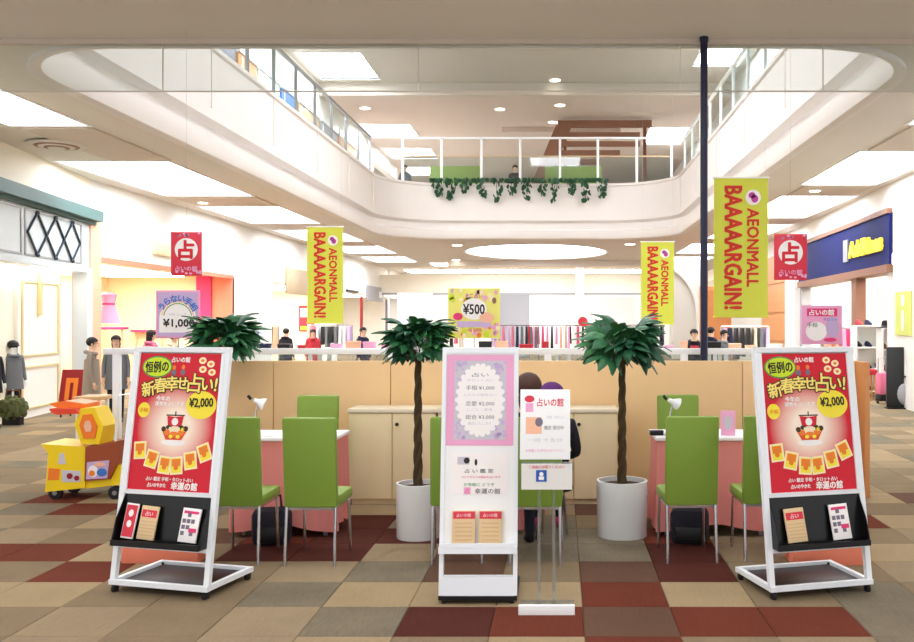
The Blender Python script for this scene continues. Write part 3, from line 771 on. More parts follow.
def desk_lamp(x, y, rz, label, hz=1.08):
    t = thing('desk_lamp', label, 'lamp', (x, y, .767), rz, 'white desk lamps')
    MB().lathe([(.06, 0), (.06, .012), (.015, .02)], n=20).build('base', 'white', t)
    MB().tube([(0, 0, .015), (.01, 0, .15), (.03, 0, .235)], .006, 8).build('arm', 'chrome', t)
    b = MB().lathe([(.015, 0), (.02, .03), (.05, .085), (.046, .085)], n=16); b.xf(Matrix.Translation((.0, 0, .27)) @ Matrix.Rotation(2.0, 4, 'Y'))
    b.build('shade', 'white', t); MB().ell((.04, 0, .25), (.018, .018, .018), 8, 6).build('bulb', 'print_white', t)
    MB().tube([(-.02, 0, .275), (-.045, 0, .305)], .012, 8).build('switch_cap', 'black', t)
desk_lamp(wx(256, 7.2), 7.15, .2, 'white desk lamp on the left pink table')
desk_lamp(wx(668, 7.2), 7.15, .3, 'white desk lamp on the right pink table')
t = thing('table_sign', 'small pink framed card standing on the right pink table', 'card', (wx(728, 7.1), 7.1, .767))
MB().cbox(-.055, .055, -.006, .006, 0, .19, .003).build('frame', 'pink', t); MB().disc(0, 0, .032, .055, 0, .004, 24).build('oval_print', 'silver_print', t, (0, -.007, .1), (PI / 2, 0, 0)); MB().box(-.03, .03, .0, .05, 0, .01).build('foot', 'pink', t)
t = thing('open_booklet', 'open white booklet lying on the left pink table', 'booklet', (wx(272, 7.12), 7.1, .767), .2)
MB().box(-.1, -.002, -.07, .07, 0, .008).build('left_page', 'print_white', t); MB().box(.002, .1, -.07, .07, 0, .008).build('right_page', 'print_white', t); MB().box(-.005, .005, -.07, .07, 0, .004).build('spine', 'ink_gray', t)
t = thing('black_box', 'small black box lying on the corner of the right pink table', 'box', (wx(656, 7.15), 7.12, .767), .1)
MB().cbox(-.05, .05, -.03, .03, 0, .03, .004).build('box_body', 'black', t); MB().box(-.052, .052, -.032, .032, .03, .036).build('lid', 'rubber', t)

def under_bag(x, y, label, rz):
    t = thing('black_bag', label, 'bag', (x, y, 0), rz, 'black bags on the floor')
    b = MB().cbox(-.14, .14, -.09, .09, 0, .27, .05); b.build('bag_body', 'coat_dark', t)
    MB().cbox(-.10, .10, -.115, -.085, .03, .15, .015).build('front_pocket', 'black', t); MB().tube([(-.07, 0, .25), (-.06, 0, .36), (.06, 0, .36), (.07, 0, .25)], .010, 6).build('handle', 'black', t)
under_bag(wx(272, 6.80), 6.80, 'black bag on the floor between the left pair of green chairs', .2)
under_bag(wx(690, 6.80), 6.82, 'black bag on the floor under the right pink table', -.2)

# ---------------- potted money trees
def leaf_mesh(seed, m):
    r = random.Random(seed); b = MB(); n = 6
    b.tube([(0, 0, 0), (.05, 0, .02), (.12, 0, .015)], [.004, .003, .003], 5)
    for k in range(n):
        a = -1.7 + 3.4 * k / (n - 1) + r.uniform(-.1, .1); L = .20 * (1 - .16 * abs(a)) * r.uniform(.9, 1.15); w_ = .036
        st = len(b.v); V = []; rows = 5
        for j in range(rows + 1):
            s = j / rows; ww = w_ * math.sin(PI * min(.97, s * .9 + .04)) ** .8 * (1 if s < .98 else .3)
            dz = -.085 * s * s + .015 * math.sin(PI * s)
            V += [(s * L, -ww, dz - .006), (s * L, 0, dz + .004), (s * L, ww, dz - .006)]
        fs = [(j * 3 + i, (j + 1) * 3 + i, (j + 1) * 3 + i + 1, j * 3 + i + 1) for j in range(rows) for i in (0, 1)]
        b.add(V, fs, True)
        b.xf(Matrix.Translation((.12, 0, .015)) @ Matrix.Rotation(a, 4, 'Z'), st)
    return b.mesh('leaf', m)
LEAVES = [leaf_mesh(i, ('leaf', 'leaf_dark', 'leaf_light', 'leaf_dark')[i]) for i in range(4)]
def money_tree(x, y, potr, poth, top, crown, label, seed):
    r = random.Random(seed)
    t = thing('potted_money_tree', label, 'potted plant', (x, y, 0), 0, 'potted money trees')
    MB().lathe([(potr * .94, 0), (potr * .97, .01), (potr, poth - .01), (potr, poth), (potr - .018, poth), (potr - .018, poth - .035)], n=40).build('pot', 'pot_white', t)
    MB().lathe([(potr - .02, poth - .06), (potr - .02, poth - .035), (potr * .4, poth - .025)], n=24).build('soil', 'soil', t)
    z0 = poth - .04; z1 = top - .27
    for k in range(3):
        P = []; R_ = []
        for i in range(25):
            s = i / 24; a = 2 * PI * k / 3 + s * 13; q = .019 * (1 - .25 * s)
            P.append((q * math.cos(a), q * math.sin(a), z0 + (z1 - z0) * s)); R_.append(.021 * (1 - .35 * s) * (1.35 if s < .03 else 1))
        MB().tube(P, R_, 7).build('braided_stem', 'bark', t)
    for i in range(52):
        az = r.uniform(0, 2 * PI); u = r.random(); el = -.02 + 1.25 * u
        br = crown * (.10 + .28 * r.random()); h0 = z1 + .01 + .10 * r.random()
        P = (math.cos(az) * br * .55, math.sin(az) * br * .55, h0 + .10 * max(0, math.sin(el)))
        k = r.uniform(.8, 1.12) * crown / .36
        o = place('leaf', LEAVES[r.randrange(4)], t, P, (0, 0, 0))
        o.rotation_euler = (Matrix.Rotation(az, 3, 'Z') @ Matrix.Rotation(-el * .75, 3, 'Y') @ Matrix.Rotation(r.uniform(-.4, .4), 3, 'X')).to_euler(); o.scale = (k, k, k)
    for i in range(9):
        az = 2 * PI * i / 9 + r.uniform(-.2, .2)
        MB().tube([(0, 0, z1 - .04), (math.cos(az) * .05, math.sin(az) * .05, z1 + .07), (math.cos(az) * .12, math.sin(az) * .12, z1 + .13)], [.008, .006, .004], 6).build('branch', 'bark', t)
money_tree(wx(418, 7.0), 7.0, .165, .42, 1.61, .31, 'braided money tree in white pot in front of the left cabinet', 4)
money_tree(wx(622, 7.06), 7.06, .195, .43, 1.585, .37, 'braided money tree in wide white pot right of the middle sign', 9)
money_tree(wx(223, 8.2), 8.2, .17, .42, 1.60, .36, 'braided money tree in white pot half hidden behind the left red poster stand', 14)

# ================================================================== SIGN STANDS
def ring(b, n, ro, ri, cx, cy, z0, z1):
    pass
def card_print(b, x, y, w, h, a, z0, z1):
    c, s = math.cos(a), math.sin(a)
    b.prism([(x + c * px - s * py, y + s * px + c * py) for px, py in ((-w / 2, -h / 2), (w / 2, -h / 2), (w / 2, h / 2), (-w / 2, h / 2))], z0, z1)
def red_poster(parent, loc, lean):
    W, H = .594, .841
    p = MB().box(-W / 2, W / 2, -H / 2, H / 2, -.004, 0).build('poster', 'poster_red', parent, loc, (PI / 2 - lean, 0, 0))
    p['label'] = 'red fortune telling poster with treasure ship and yellow price disc'
    def U(u, v): return ((u - .5) * W, (.5 - v) * H)
    T = .0012
    x, y = U(.22, .10); pr('badge_rim', p, 'green_print', lambda b: b.disc(x, y, .108, .068, 0, T)); pr('badge', p, 'yellow_green', lambda b: b.disc(x, y, .100, .060, T, T * 2))
    lettering(p, '恒例の', .075, 'ink', x, y, .003, .06, bold=.0022, width=.165)
    x, y = U(.5, .045); lettering(p, '占いの館', .036, 'print_white', x, y, width=.13, bold=.001)
    x, y = U(.46, .105); pr('small_figures', p, 'orange', lambda b: (b.disc(x - .02, y, .012, .016, 0, T), b.disc(x + .045, y + .004, .012, .014, 0, T)))
    pr('small_figure_robes', p, 'purple_grey', lambda b: (b.disc(x - .02, y - .03, .018, .02, 0, T), b.disc(x + .045, y - .028, .016, .018, 0, T)))
    for i, (u, v) in enumerate(((.76, .05), (.86, .075), (.77, .115), (.88, .135))):
        x, y = U(u, v); pr('coin', p, 'cream', lambda b: b.disc(x, y, .026, .021, 0, T)); pr('coin_centre', p, 'orange', lambda b: b.disc(x, y, .012, .009, T, T * 1.6))
    # headline: seven characters on a gentle arc, dark outline behind gold
    for i, (ch, u, v, a, sz) in enumerate((('新', .14, .265, .20, .098), ('春', .285, .235, .12, .098), ('幸', .42, .222, .05, .098), ('せ', .545, .218, 0, .09), ('占', .695, .215, -.04, .125), ('い', .845, .225, -.06, .098), ('!', .945, .225, -.1, .11))):
        x, y = U(u, v)
        lettering(p, ch, sz, 'ink_brown', x, y, .0022, a, 'headline_outline', bold=.0095)
        lettering(p, ch, sz, 'headline', x, y, .0040, a, 'headline_character', bold=.0028)
    x, y = U(.79, .375); pr('price_disc', p, 'yellow', lambda b: b.disc(x, y, .106, .086, 0, T)); lettering(p, '¥2,000', .075, 'ink', x, y + .012, .003, .04, bold=.002, width=.165)
    x, y = U(.11, .42); pr('small_disc', p, 'yellow', lambda b: b.disc(x, y, .043, .047, 0, T)); lettering(p, '手相', .03, 'orange', x, y, .003)
    x, y = U(.38, .345); lettering(p, '今年の', .034, 'print_white', x - .03, y + .01, bold=.0008); lettering(p, '運勢を占います', .03, 'print_white', x + .02, y - .022, bold=.0005)
    # treasure ship
    x, y = U(.5, .555)
    pr('ship_ground', p, 'print_white', lambda b: b.disc(x, y - .082, .085, .018, 0, T))
    pr('ship_hull', p, 'orange_red', lambda b: b.prism([(x - .085, y - .01), (x - .055, y - .065), (x + .055, y - .065), (x + .09, y - .005), (x + .05, y - .03), (x - .05, y - .03)], 0, T * 2))
    pr('ship_rail', p, 'ink_brown', lambda b: (b.disc(x - .075, y + .0, .016, .016, T, T * 3), b.disc(x + .08, y + .005, .016, .016, T, T * 3), b.disc(x - .04, y + .012, .02, .014, T, T * 2.5), b.disc(x + .045, y + .012, .02, .014, T, T * 2.5)))
    pr('ship_treasure', p, 'orange', lambda b: (b.disc(x - .05, y - .02, .02, .018, T, T * 2.4), b.disc(x + .05, y - .018, .022, .02, T, T * 2.4), b.disc(x, y - .03, .03, .016, T, T * 2.6)))
    pr('ship_gold', p, 'yellow', lambda b: (b.disc(x - .02, y - .045, .014, .011, T * 2, T * 3), b.disc(x + .03, y - .045, .014, .011, T * 2, T * 3), b.disc(x + .06, y + .0, .012, .011, T * 2, T * 3)))
    pr('ship_crew', p, 'cream', lambda b: (b.disc(x - .028, y + .002, .011, .012, T * 2, T * 3), b.disc(x + .002, y - .002, .012, .014, T * 2, T * 3), b.disc(x + .03, y + .002, .011, .012, T * 2, T * 3)))
    pr('ship_sail', p, 'red', lambda b: b.prism([(x - .058, y + .082), (x - .048, y + .018), (x + .048, y + .018), (x + .058, y + .082), (x, y + .074)], T, T * 2))
    pr('ship_sail_yard', p, 'ink_brown', lambda b: (b.prism([(x - .065, y + .082), (x + .065, y + .082), (x + .065, y + .089), (x - .065, y + .089)], T, T * 2.4), b.prism([(x - .003, y + .08), (x + .003, y + .08), (x + .003, y + .11), (x - .003, y + .11)], T, T * 2.4)))
    pr('ship_sail_emblem', p, 'print_white', lambda b: b.disc(x, y + .046, .023, .023, T * 2, T * 3))
    for i, (u, v, a) in enumerate(((.115, .715, .08), (.265, .775, -.22), (.425, .815, -.10), (.565, .815, .1), (.725, .775, .18), (.88, .715, .38))):
        x, y = U(u, v)
        pr('fortune_card', p, 'cream', lambda b: card_print(b, x, y, .088, .108, a, T, T * 2)); pr('fortune_card_face', p, 'yellow', lambda b: card_print(b, x, y, .068, .088, a, T * 2, T * 2.5))
        pr('fortune_card_art', p, 'orange', lambda b: (card_print(b, x + math.sin(-a) * .018, y + math.cos(a) * .018, .06, .044, a, T * 2.5, T * 3), b.disc(x, y - .012, .016, .016, T * 2.5, T * 3)))
    x, y = U(.5, .915); lettering(p, '占い 鑑定 手相・タロット占い', .026, 'print_white', x, y, width=.33, bold=.0006)
    x, y = U(.37, .96); lettering(p, '占いのやかた', .028, 'print_white', x - .01, y, width=.13, bold=.0008)
    x, y = U(.68, .96); lettering(p, '幸運の館', .05, 'print_white', x, y, width=.18, bold=.002)
    return p
def poster_stand(loc, rz, label):
    t = thing('poster_stand', label, 'sign stand', loc, rz, 'white poster stands with red posters')
    lean = math.atan2(.225, 1.47); W = .325; tl = math.tan(lean)
    def Pt(x, h, off=0): return (x, h * tl - off, h)
    B0 = .075
    for s in (-1, 1): MB().bar(Pt(s * W, B0), Pt(s * W, 1.47), .035, .03, up=(0, 1, 0)).build('upright', 'frame_white', t)
    MB().bar(Pt(-W - .017, 1.472), Pt(W + .017, 1.472), .035, .032).build('top_rail', 'frame_white', t)
    for h, w_ in ((.605, .026), (.285, .026)): MB().bar(Pt(-W, h), Pt(W, h), .028, w_).build('cross_rail', 'frame_white', t)
    b = MB(); b.bar(Pt(-W, .62, -.012), Pt(-W, 1.46, -.012), .01)
    MB().hexa([Pt(-W, .61, -.018), Pt(W, .61, -.018), Pt(W, .61, -.026), Pt(-W, .61, -.026), Pt(-W, 1.46, -.018), Pt(W, 1.46, -.018), Pt(W, 1.46, -.026), Pt(-W, 1.46, -.026)]).build('backing_board', 'off_white', t)
    for s in (-1, 1): MB().bar(Pt(s * .303, .612, .014), Pt(s * .303, 1.452, .014), .022, .012, up=(0, 1, 0)).build('poster_clip_rail', 'frame_white', t)
    red_poster(t, Pt(0, 1.032, .006), lean)
    # brochure tray
    tr = MB(); tr.hexa([Pt(-W + .02, .30, .0), Pt(W - .02, .30, .0), Pt(W - .02, .30, -.012), Pt(-W + .02, .30, -.012), Pt(-W + .02, .59, .0), Pt(W - .02, .59, .0), Pt(W - .02, .59, -.012), Pt(-W + .02, .59, -.012)])
    tr.build('tray_back', 'black_tray', t)
    MB().hexa([Pt(-W + .02, .30, .09), Pt(W - .02, .30, .09), Pt(W - .02, .30, 0), Pt(-W + .02, .30, 0), Pt(-W + .02, .312, .09), Pt(W - .02, .312, .09), Pt(W - .02, .312, 0), Pt(-W + .02, .312, 0)]).build('tray_floor', 'black_tray', t)
    MB().hexa([Pt(-W + .02, .30, .094), Pt(W - .02, .30, .094), Pt(W - .02, .30, .088), Pt(-W + .02, .30, .088), Pt(-W + .02, .335, .096), Pt(W - .02, .335, .096), Pt(W - .02, .335, .09), Pt(-W + .02, .335, .09)]).build('tray_lip', 'black_tray', t)
    for s in (-1, 1):
        x = s * (W - .022); MB().hexa([(x - .003, Pt(0, .30, .092)[1], .30), (x + .003, Pt(0, .30, .092)[1], .30), (x + .003, Pt(0, .30)[1], .30), (x - .003, Pt(0, .30)[1], .30), (x - .003, Pt(0, .47, .07)[1], .45), (x + .003, Pt(0, .47, .07)[1], .45), (x + .003, Pt(0, .59)[1], .59), (x - .003, Pt(0, .59)[1], .59)]).build('tray_side', 'black_tray', t)
    # base
    D = .45
    MB().bar((-W - .017, 0, .07), (W + .017, 0, .07), .03, .03).build('base_rail', 'frame_white', t)
    MB().bar((-W - .017, D, .07), (W + .017, D, .07), .03, .03).build('base_rail', 'frame_white', t)
    for s in (-1, 1):
        MB().bar((s * W, .015, .07), (s * W, D - .015, .07), .03, .03).build('base_rail', 'frame_white', t)
        for y in (0.01, D - .01):
            c = MB().lathe([(.022, -.012), (.026, -.009), (.026, .009), (.022, .012)], n=16).build('caster', 'rubber', t, (s * (W - .01), y, .027), (0, PI / 2, 0))
            MB().box(-.05, -.022, -.014, .014, -.016, .016).build('caster_fork', 'black', c)
    MB().cbox(-W + .02, W - .02, .018, D - .018, .052, .066, .004).build('weight_plate', 'base_plate_dark', t)
    for s in (-1, 1): MB().bar((s * W, D - .02, .08), Pt(s * W, .62, -.02), .016).build('back_strut', 'frame_white', t) if False else None
    return t, Pt, rz, loc
def leaflet(st, x, h, w_, hh, mats_, label, tilt=0.0, art=None):
    t0, Pt, rz, loc = st
    lean = math.atan2(.225, 1.47)
    M = Matrix.Translation(loc) @ Matrix.Rotation(rz, 4, 'Z')
    p = M @ Vector(Pt(x, h, .045))
    o = thing('leaflet_stack', label, 'leaflets', p, 0, 'leaflet stacks in the sign stands')
    o.rotation_euler = (Matrix.Rotation(rz, 3, 'Z') @ Matrix.Rotation(PI / 2 - lean * 1.6, 3, 'X') @ Matrix.Rotation(tilt, 3, 'Z')).to_euler()
    MB().cbox(-w_ / 2, w_ / 2, 0, hh, -.012, .0, .002).build('sheets', mats_[0], o)
    art(o, w_, hh) if art else None
    return o
def art_red(o, w, h):
    pr('red_panel', o, 'red_sign', lambda b: b.box(-w / 2 + .004, w / 2 - .004, .01, h - .01, 0, .001)); pr('white_mark', o, 'print_white', lambda b: (b.disc(0, h * .72, w * .2, w * .25, .001, .0018), b.disc(0, h * .42, w * .2, w * .25, .001, .0018)))
def art_kraft(o, w, h): pr('red_band', o, 'red_sign', lambda b: b.box(-w / 2 + .008, w / 2 - .008, h * .66, h * .88, 0, .001)); lettering(o, '占い', .03, 'print_white', 0, h * .77, .0015); pr('text_block', o, 'wood_top', lambda b: [b.box(-w / 2 + .012, w / 2 - .012, h * (.12 + .1 * k), h * (.15 + .1 * k), 0, .0008) for k in range(5)])
def art_mag(o, w, h):
    pr('dark_blocks', o, 'purple_grey', lambda b: [b.box(-w / 2 + .01 + .03 * (k % 3), -w / 2 + .034 + .03 * (k % 3), h * (.2 + .18 * (k // 3)), h * (.32 + .18 * (k // 3)), 0, .001) for k in (0, 2, 3, 4, 6, 7, 8, 10)]); pr('pink_block', o, 'hot_pink', lambda b: (b.box(.0, w / 2 - .01, h * .3, h * .42, .001, .0016), b.box(-w / 2 + .012, w / 2 - .012, h * .84, h * .92, 0, .001)))
sL = poster_stand((-2.40, 5.50, 0), -.253, 'white poster stand with red fortune poster on the left, beside the yellow cart')
sR = poster_stand((1.565, 5.50, 0), .26, 'white poster stand with red fortune poster at right, near the shoe shop')
leaflet(sL, -.235, .335, .085, .21, ('print_white',), 'narrow red leaflet in the tray of the left poster stand', -.06, art_red)
leaflet(sL, -.105, .335, .12, .20, ('kraft',), 'cream leaflet stack beside the red leaflet in the left stand tray', -.05, art_kraft)
leaflet(sL, .185, .335, .125, .20, ('print_white',), 'white and grey magazine in the tray of the left poster stand', -.05, art_mag)
leaflet(sR, -.15, .335, .13, .20, ('kraft',), 'cream leaflet stack in the tray of the right poster stand', .05, art_kraft)
leaflet(sR, .15, .335, .125, .21, ('print_white',), 'white and pink magazine in the tray of the right poster stand', .05, art_mag)
def floor_box(x, y, w_, m, label):
    t = thing('coral_floor_box', label, 'box', (x, y, 0), 0, 'coral boxes behind the poster stands')
    MB().cbox(-w_ / 2, w_ / 2, -.12, .12, 0, .17, .01).build('box_body', m, t); MB().cbox(-w_ / 2 - .008, w_ / 2 + .008, -.128, .128, .15, .19, .006).build('lid', m, t); MB().box(-.05, .05, -.131, -.128, .155, .175).build('handle_slot', 'deep_red', t)
floor_box(wx(167, 6.35), 6.35, .52, 'coral', 'coral storage box on the carpet behind the left poster stand')
floor_box(wx(825, 6.3), 6.3, .5, 'coral', 'coral storage box on the carpet behind the right poster stand')

# ---------------- middle white sign stand
t = thing('white_sign_stand', 'tall white sign stand with pink oval price poster in the centre', 'sign stand', (-.478, 5.36, 0), 0)
MW = .228; ml = math.atan2(.20, 1.48); mt_ = math.tan(ml)
def Pm(x, h, off=0): return (x, h * mt_ - off, h)
for s in (-1, 1): MB().bar(Pm(s * (MW - .012), .03), Pm(s * (MW - .012), 1.485), .024, .05, up=(0, 1, 0)).build('upright', 'frame_white', t)
def slab(h0, h1, o0, o1, x0=-MW + .02, x1=MW - .02):
    return MB().hexa([Pm(x0, h0, o0), Pm(x1, h0, o0), Pm(x1, h0, o1), Pm(x0, h0, o1), Pm(x0, h1, o0), Pm(x1, h1, o0), Pm(x1, h1, o1), Pm(x0, h1, o1)])
slab(.33, 1.485, .012, -.012).build('panel_board', 'white', t)
slab(1.455, 1.49, .022, -.02, -MW, MW).build('top_rail', 'frame_white', t)
slab(.30, .335, .07, -.014, -MW, MW).build('leaflet_shelf', 'frame_white', t)
slab(.335, .36, .074, .068, -MW + .005, MW - .005).build('shelf_lip', 'frame_white', t)
slab(.05, .16, .03, -.02, -MW + .02, MW - .02).build('lower_board', 'frame_white', t)
MB().box(-MW, MW, -.03, .40, .03, .055).build('base_plate', 'black', t)
for s in (-1, 1):
    for y in (0, .36):
        MB().lathe([(.018, -.01), (.02, -.007), (.02, .007), (.018, .01)], n=14).build('caster', 'rubber', t, (s * (MW - .03), y, .02), (0, PI / 2, 0))
sheet = MB().box(-.2, .2, -.27, .27, -.002, 0).build('pink_poster', 'pink', t, Pm(0, 1.178, .0155), (PI / 2 - ml, 0, 0))
pr('silver_damask', sheet, 'silver_print', lambda b: b.box(-.155, .155, -.235, .235, 0, .0006))
rd = random.Random(5)
pr('damask_scrolls', sheet, 'lavender', lambda b: [b.disc(sx * rd.uniform(.08, .148), sy * rd.uniform(.12, .228), rd.uniform(.006, .014), rd.uniform(.006, .014), .0006, .001, 10) for sx in (-1, 1) for sy in (-1, 1) for _ in range(14)])
pr('white_oval', sheet, 'print_white', lambda b: b.disc(0, 0, .135, .205, .001, .0016, 40))
pr('oval_scallops', sheet, 'print_white', lambda b: [b.disc(.135 * math.cos(a), .205 * math.sin(a), .016, .016, .001, .0015, 12) for a in [2 * PI * k / 26 for k in range(26)]])
for v, tx, sz, m_, w_ in ((.150, '占い', .026, 'ink_gray', .10), (.118, 'タロット占い', .018, 'silver_print', .16), (.072, '手相 ¥1,000', .03, 'ink_gray', .17), (.03, 'ふたりの相性占い', .018, 'silver_print', .2), (-.022, '恋愛 ¥2,000', .03, 'ink_gray', .17), (-.058, 'しごと・家族', .018, 'silver_print', .15), (-.102, '総合 ¥3,000', .03, 'ink_gray', .17), (-.14, '鑑定いたします', .018, 'silver_print', .14)):
    lettering(sheet, tx, sz, m_, 0, v, .002, width=w_)
sh2 = MB().box(-.17, .17, -.12, .12, -.002, 0).build('notice_sheet', 'print_white', t, Pm(0, .745, .0155), (PI / 2 - ml, 0, 0))
pr('notice_photo', sh2, 'silver_print', lambda b: b.box(-.13, -.06, .055, .1, 0, .0008)); pr('notice_photo_dark', sh2, 'ink', lambda b: (b.disc(-.075, .078, .018, .018, .0008, .0014), b.disc(-.02, .068, .008, .02, 0, .001)))
lettering(sh2, '占 い 鑑 定', .026, 'ink', .0, .018, .001, width=.17); lettering(sh2, 'ひとりひとりの悩みを占います', .016, 'hot_pink', .01, -.018, .001, width=.23)
lettering(sh2, 'お気軽に どうぞ', .022, 'green_print', 0, -.062, .001, width=.18); pr('red_seal', sh2, 'pink', lambda b: b.box(-.09, -.05, -.118, -.078, 0, .0008)); lettering(sh2, '占', .032, 'hot_pink', -.07, -.098, .001); lettering(sh2, '幸運の館', .034, 'ink', .05, -.1, .001, width=.15)
for i, (x, lb) in enumerate(((-.085, 'left red-topped cream leaflet stack on the middle white stand'), (.07, 'right red-topped cream leaflet stack on the middle white stand'))):
    M = Matrix.Translation((-.478, 5.36, 0)); p = M @ Vector(Pm(x, .34, .05))
    o = thing('leaflet_stack', lb, 'leaflets', p, 0, 'leaflet stacks in the sign stands'); o.rotation_euler = (PI / 2 - ml * 1.1, 0, 0)
    MB().cbox(-.068, .068, 0, .20, -.03, 0, .003).build('sheets', 'kraft', o); pr('red_band', o, 'red_sign', lambda b: b.box(-.062, .066, .155, .197, 0, .001)); lettering(o, '占いの館', .022, 'print_white', 0, .176, .0015)
    pr('text_block', o, 'wood_top', lambda b: [b.box(-.05, .05, .03 + .024 * k, .038 + .024 * k, 0, .0008) for k in range(5)])

# ---------------- acrylic floor sign
t = thing('acrylic_sign_holder', 'clear acrylic floor sign with white notice and small blue sticker', 'sign stand', (-.075, 5.22, 0), 0)
MB().cbox(-.155, .155, -.055, .16, 0, .022, .005).build('base', 'acrylic', t); MB().cbox(-.158, .158, -.085, -.054, 0, .062, .006).build('base_edge', 'white', t)
for x in (-.045, .04): MB().bar((x, .06, .02), (x, .06, .80), .018, .018).build('post', 'acrylic', t)
MB().box(-.03, .03, .045, .075, .2, .23).build('post_clamp', 'acrylic', t) if False else None
al = .2
sh = MB().cbox(-.143, .143, -.2, .2, -.006, 0, .002).build('notice_panel', 'white', t, (-.01, .04, 1.06), (PI / 2 - al, 0, 0))
lettering(sh, '占いの館', .05, 'red_sign', .03, .125, .001, width=.15, bold=.001); pr('red_stamp', sh, 'red_sign', lambda b: b.disc(-.09, .145, .028, .02, 0, .0008)); pr('pink_block', sh, 'pink', lambda b: b.box(-.112, -.068, .07, .12, 0, .0008))
pr('photo', sh, 'peach', lambda b: b.box(-.11, -.02, -.055, .04, 0, .0008)); pr('photo_figure', sh, 'purple_grey', lambda b: b.disc(-.035, .012, .022, .026, .0008, .0014))
lettering(sh, '手相・タロット', .02, 'silver_print', .06, .04, .001, width=.1); lettering(sh, '鑑定 受付中', .024, 'ink_gray', .05, -.02, .001, width=.11); lettering(sh, 'お気軽にお声をおかけ下さい', .018, 'pink', 0, -.15, .001, width=.22); lettering(sh, '一回 十五分', .024, 'silver_print', 0, -.09, .001, width=.2)
tr = MB().box(-.148, .148, -.03, .012, .70, .85).build('leaflet_tray', 'acrylic', t)
MB().box(-.143, .143, -.036, -.03, .70, .845).build('tray_front', 'off_white', tr)
st_ = MB().box(-.06, 0, -.0395, -.0362, .745, .81).build('blue_sticker', 'blue_sticker', tr); MB().disc(0, 0, .012, .012, 0, .001, 16).build('sticker_figure', 'print_white', st_, (-.03, -.0395, .788), (PI / 2, 0, 0)); MB().box(-.045, -.015, -.0405, -.0395, .755, .775).build('sticker_bar', 'print_white', st_)
o = lettering(tr, 'ご自由にお取りください', .02, 'red_sign', 0, 0, 0, width=.2); o.location = (0, -.0375, .828); o.rotation_euler = (PI / 2, 0, 0)

# ================================================================== HANGING BANNERS AND SIGNS
def banner(x0, x1, y0, y1, Z, label, big=True, rz=0.0):
    W = (x1 - x0) / F * Z; H = (y1 - y0) / F * Z; top = wz(y0, Z)
    t = thing('hanging_banner', label, 'banner', (wx((x0 + x1) / 2, Z), Z, top - H), rz, 'yellow sale banners in the atrium')
    b = MB(); n = 14; V = []
    for j in range(n + 1):
        s = j / n
        for x, th in ((-W / 2, 0), (W / 2, 0), (W / 2, .006), (-W / 2, .006)):
            V.append((x, .03 * math.sin(s * 5) * (1 - s) + th, H * s))
    b.add(V, [(j * 4 + k, j * 4 + (k + 1) % 4, (j + 1) * 4 + (k + 1) % 4, (j + 1) * 4 + k) for j in range(n) for k in range(4)] + [(3, 2, 1, 0), (n * 4, n * 4 + 1, n * 4 + 2, n * 4 + 3)], True)
    sh = b.build('cloth', 'banner_yellow', t)
    # lettering reads downwards: a flat sheet of print just in front of the cloth
    pl = bpy.data.objects.new('print', None)
    def put(body, size, x, y, m_, wd, bold):
        me = text_mesh(body, size, bold=bold, ext=.0006, width=wd, spacing=1.02); me.materials.clear(); me.materials.append(MATS[m_])
        # bend the print onto the curved cloth
        o = place('lettering', me, sh)
        for v in me.vertices:
            px, py = v.co.x, v.co.y
            X = x + py; Zl = y - px; s = max(0, min(1, Zl / H))
            v.co = Vector((X, .03 * math.sin(s * 5) * (1 - s) - .003 - v.co.z, Zl))
        return o
    k = W / .70
    put('BAAAAARGAIN!', .31 * k, -.10 * k, H * .50, 'banner_red', H * .88, .010 * k)
    put('AEONMALL', .21 * k, .155 * k, H * .50, 'banner_red', H * .56, .006 * k)
    yy = .03 * math.sin(.86 * 5) * .14 - .004
    MB().disc(.155 * k, H * .86, .10 * k, .10 * k, 0, .002, 28).xf(Matrix.Translation((0, yy - .002, 0)) @ Matrix.Rotation(PI / 2, 4, 'X')).build('logo_disc', 'print_white', sh)
    MB().disc(.14 * k, H * .875, .045 * k, .04 * k, 0, .001, 20).disc(.175 * k, H * .85, .045 * k, .05 * k, 0, .001, 20).xf(Matrix.Translation((0, yy - .005, 0)) @ Matrix.Rotation(PI / 2, 4, 'X')).build('logo_mark', 'magenta', sh)
    MB().tube([(-W / 2 - .02, .003, H + .005), (W / 2 + .02, .003, H + .005)], .012, 8).build('top_rod', 'white', t); MB().tube([(-W / 2 - .01, .003, .0), (W / 2 + .01, .003, .0)], .009, 8).build('bottom_rod', 'banner_yellow', t)
    L = UC - (top - H)
    for s in (-1, 1): MB().tube([(s * W * .45, .003, H), (s * W * .45, .003, L)], .0014, 5).build('suspension_wire', 'grey_wall', t)
banner(714, 768, 177, 316, 12.0, 'largest yellow sale banner hanging beside the black pole')
banner(307, 343, 226, 322, 17.9, 'yellow sale banner hanging left of the atrium, above the far left shops')
banner(641, 674, 241, 323, 19.6, 'smallest yellow sale banner hanging left of the black pole')

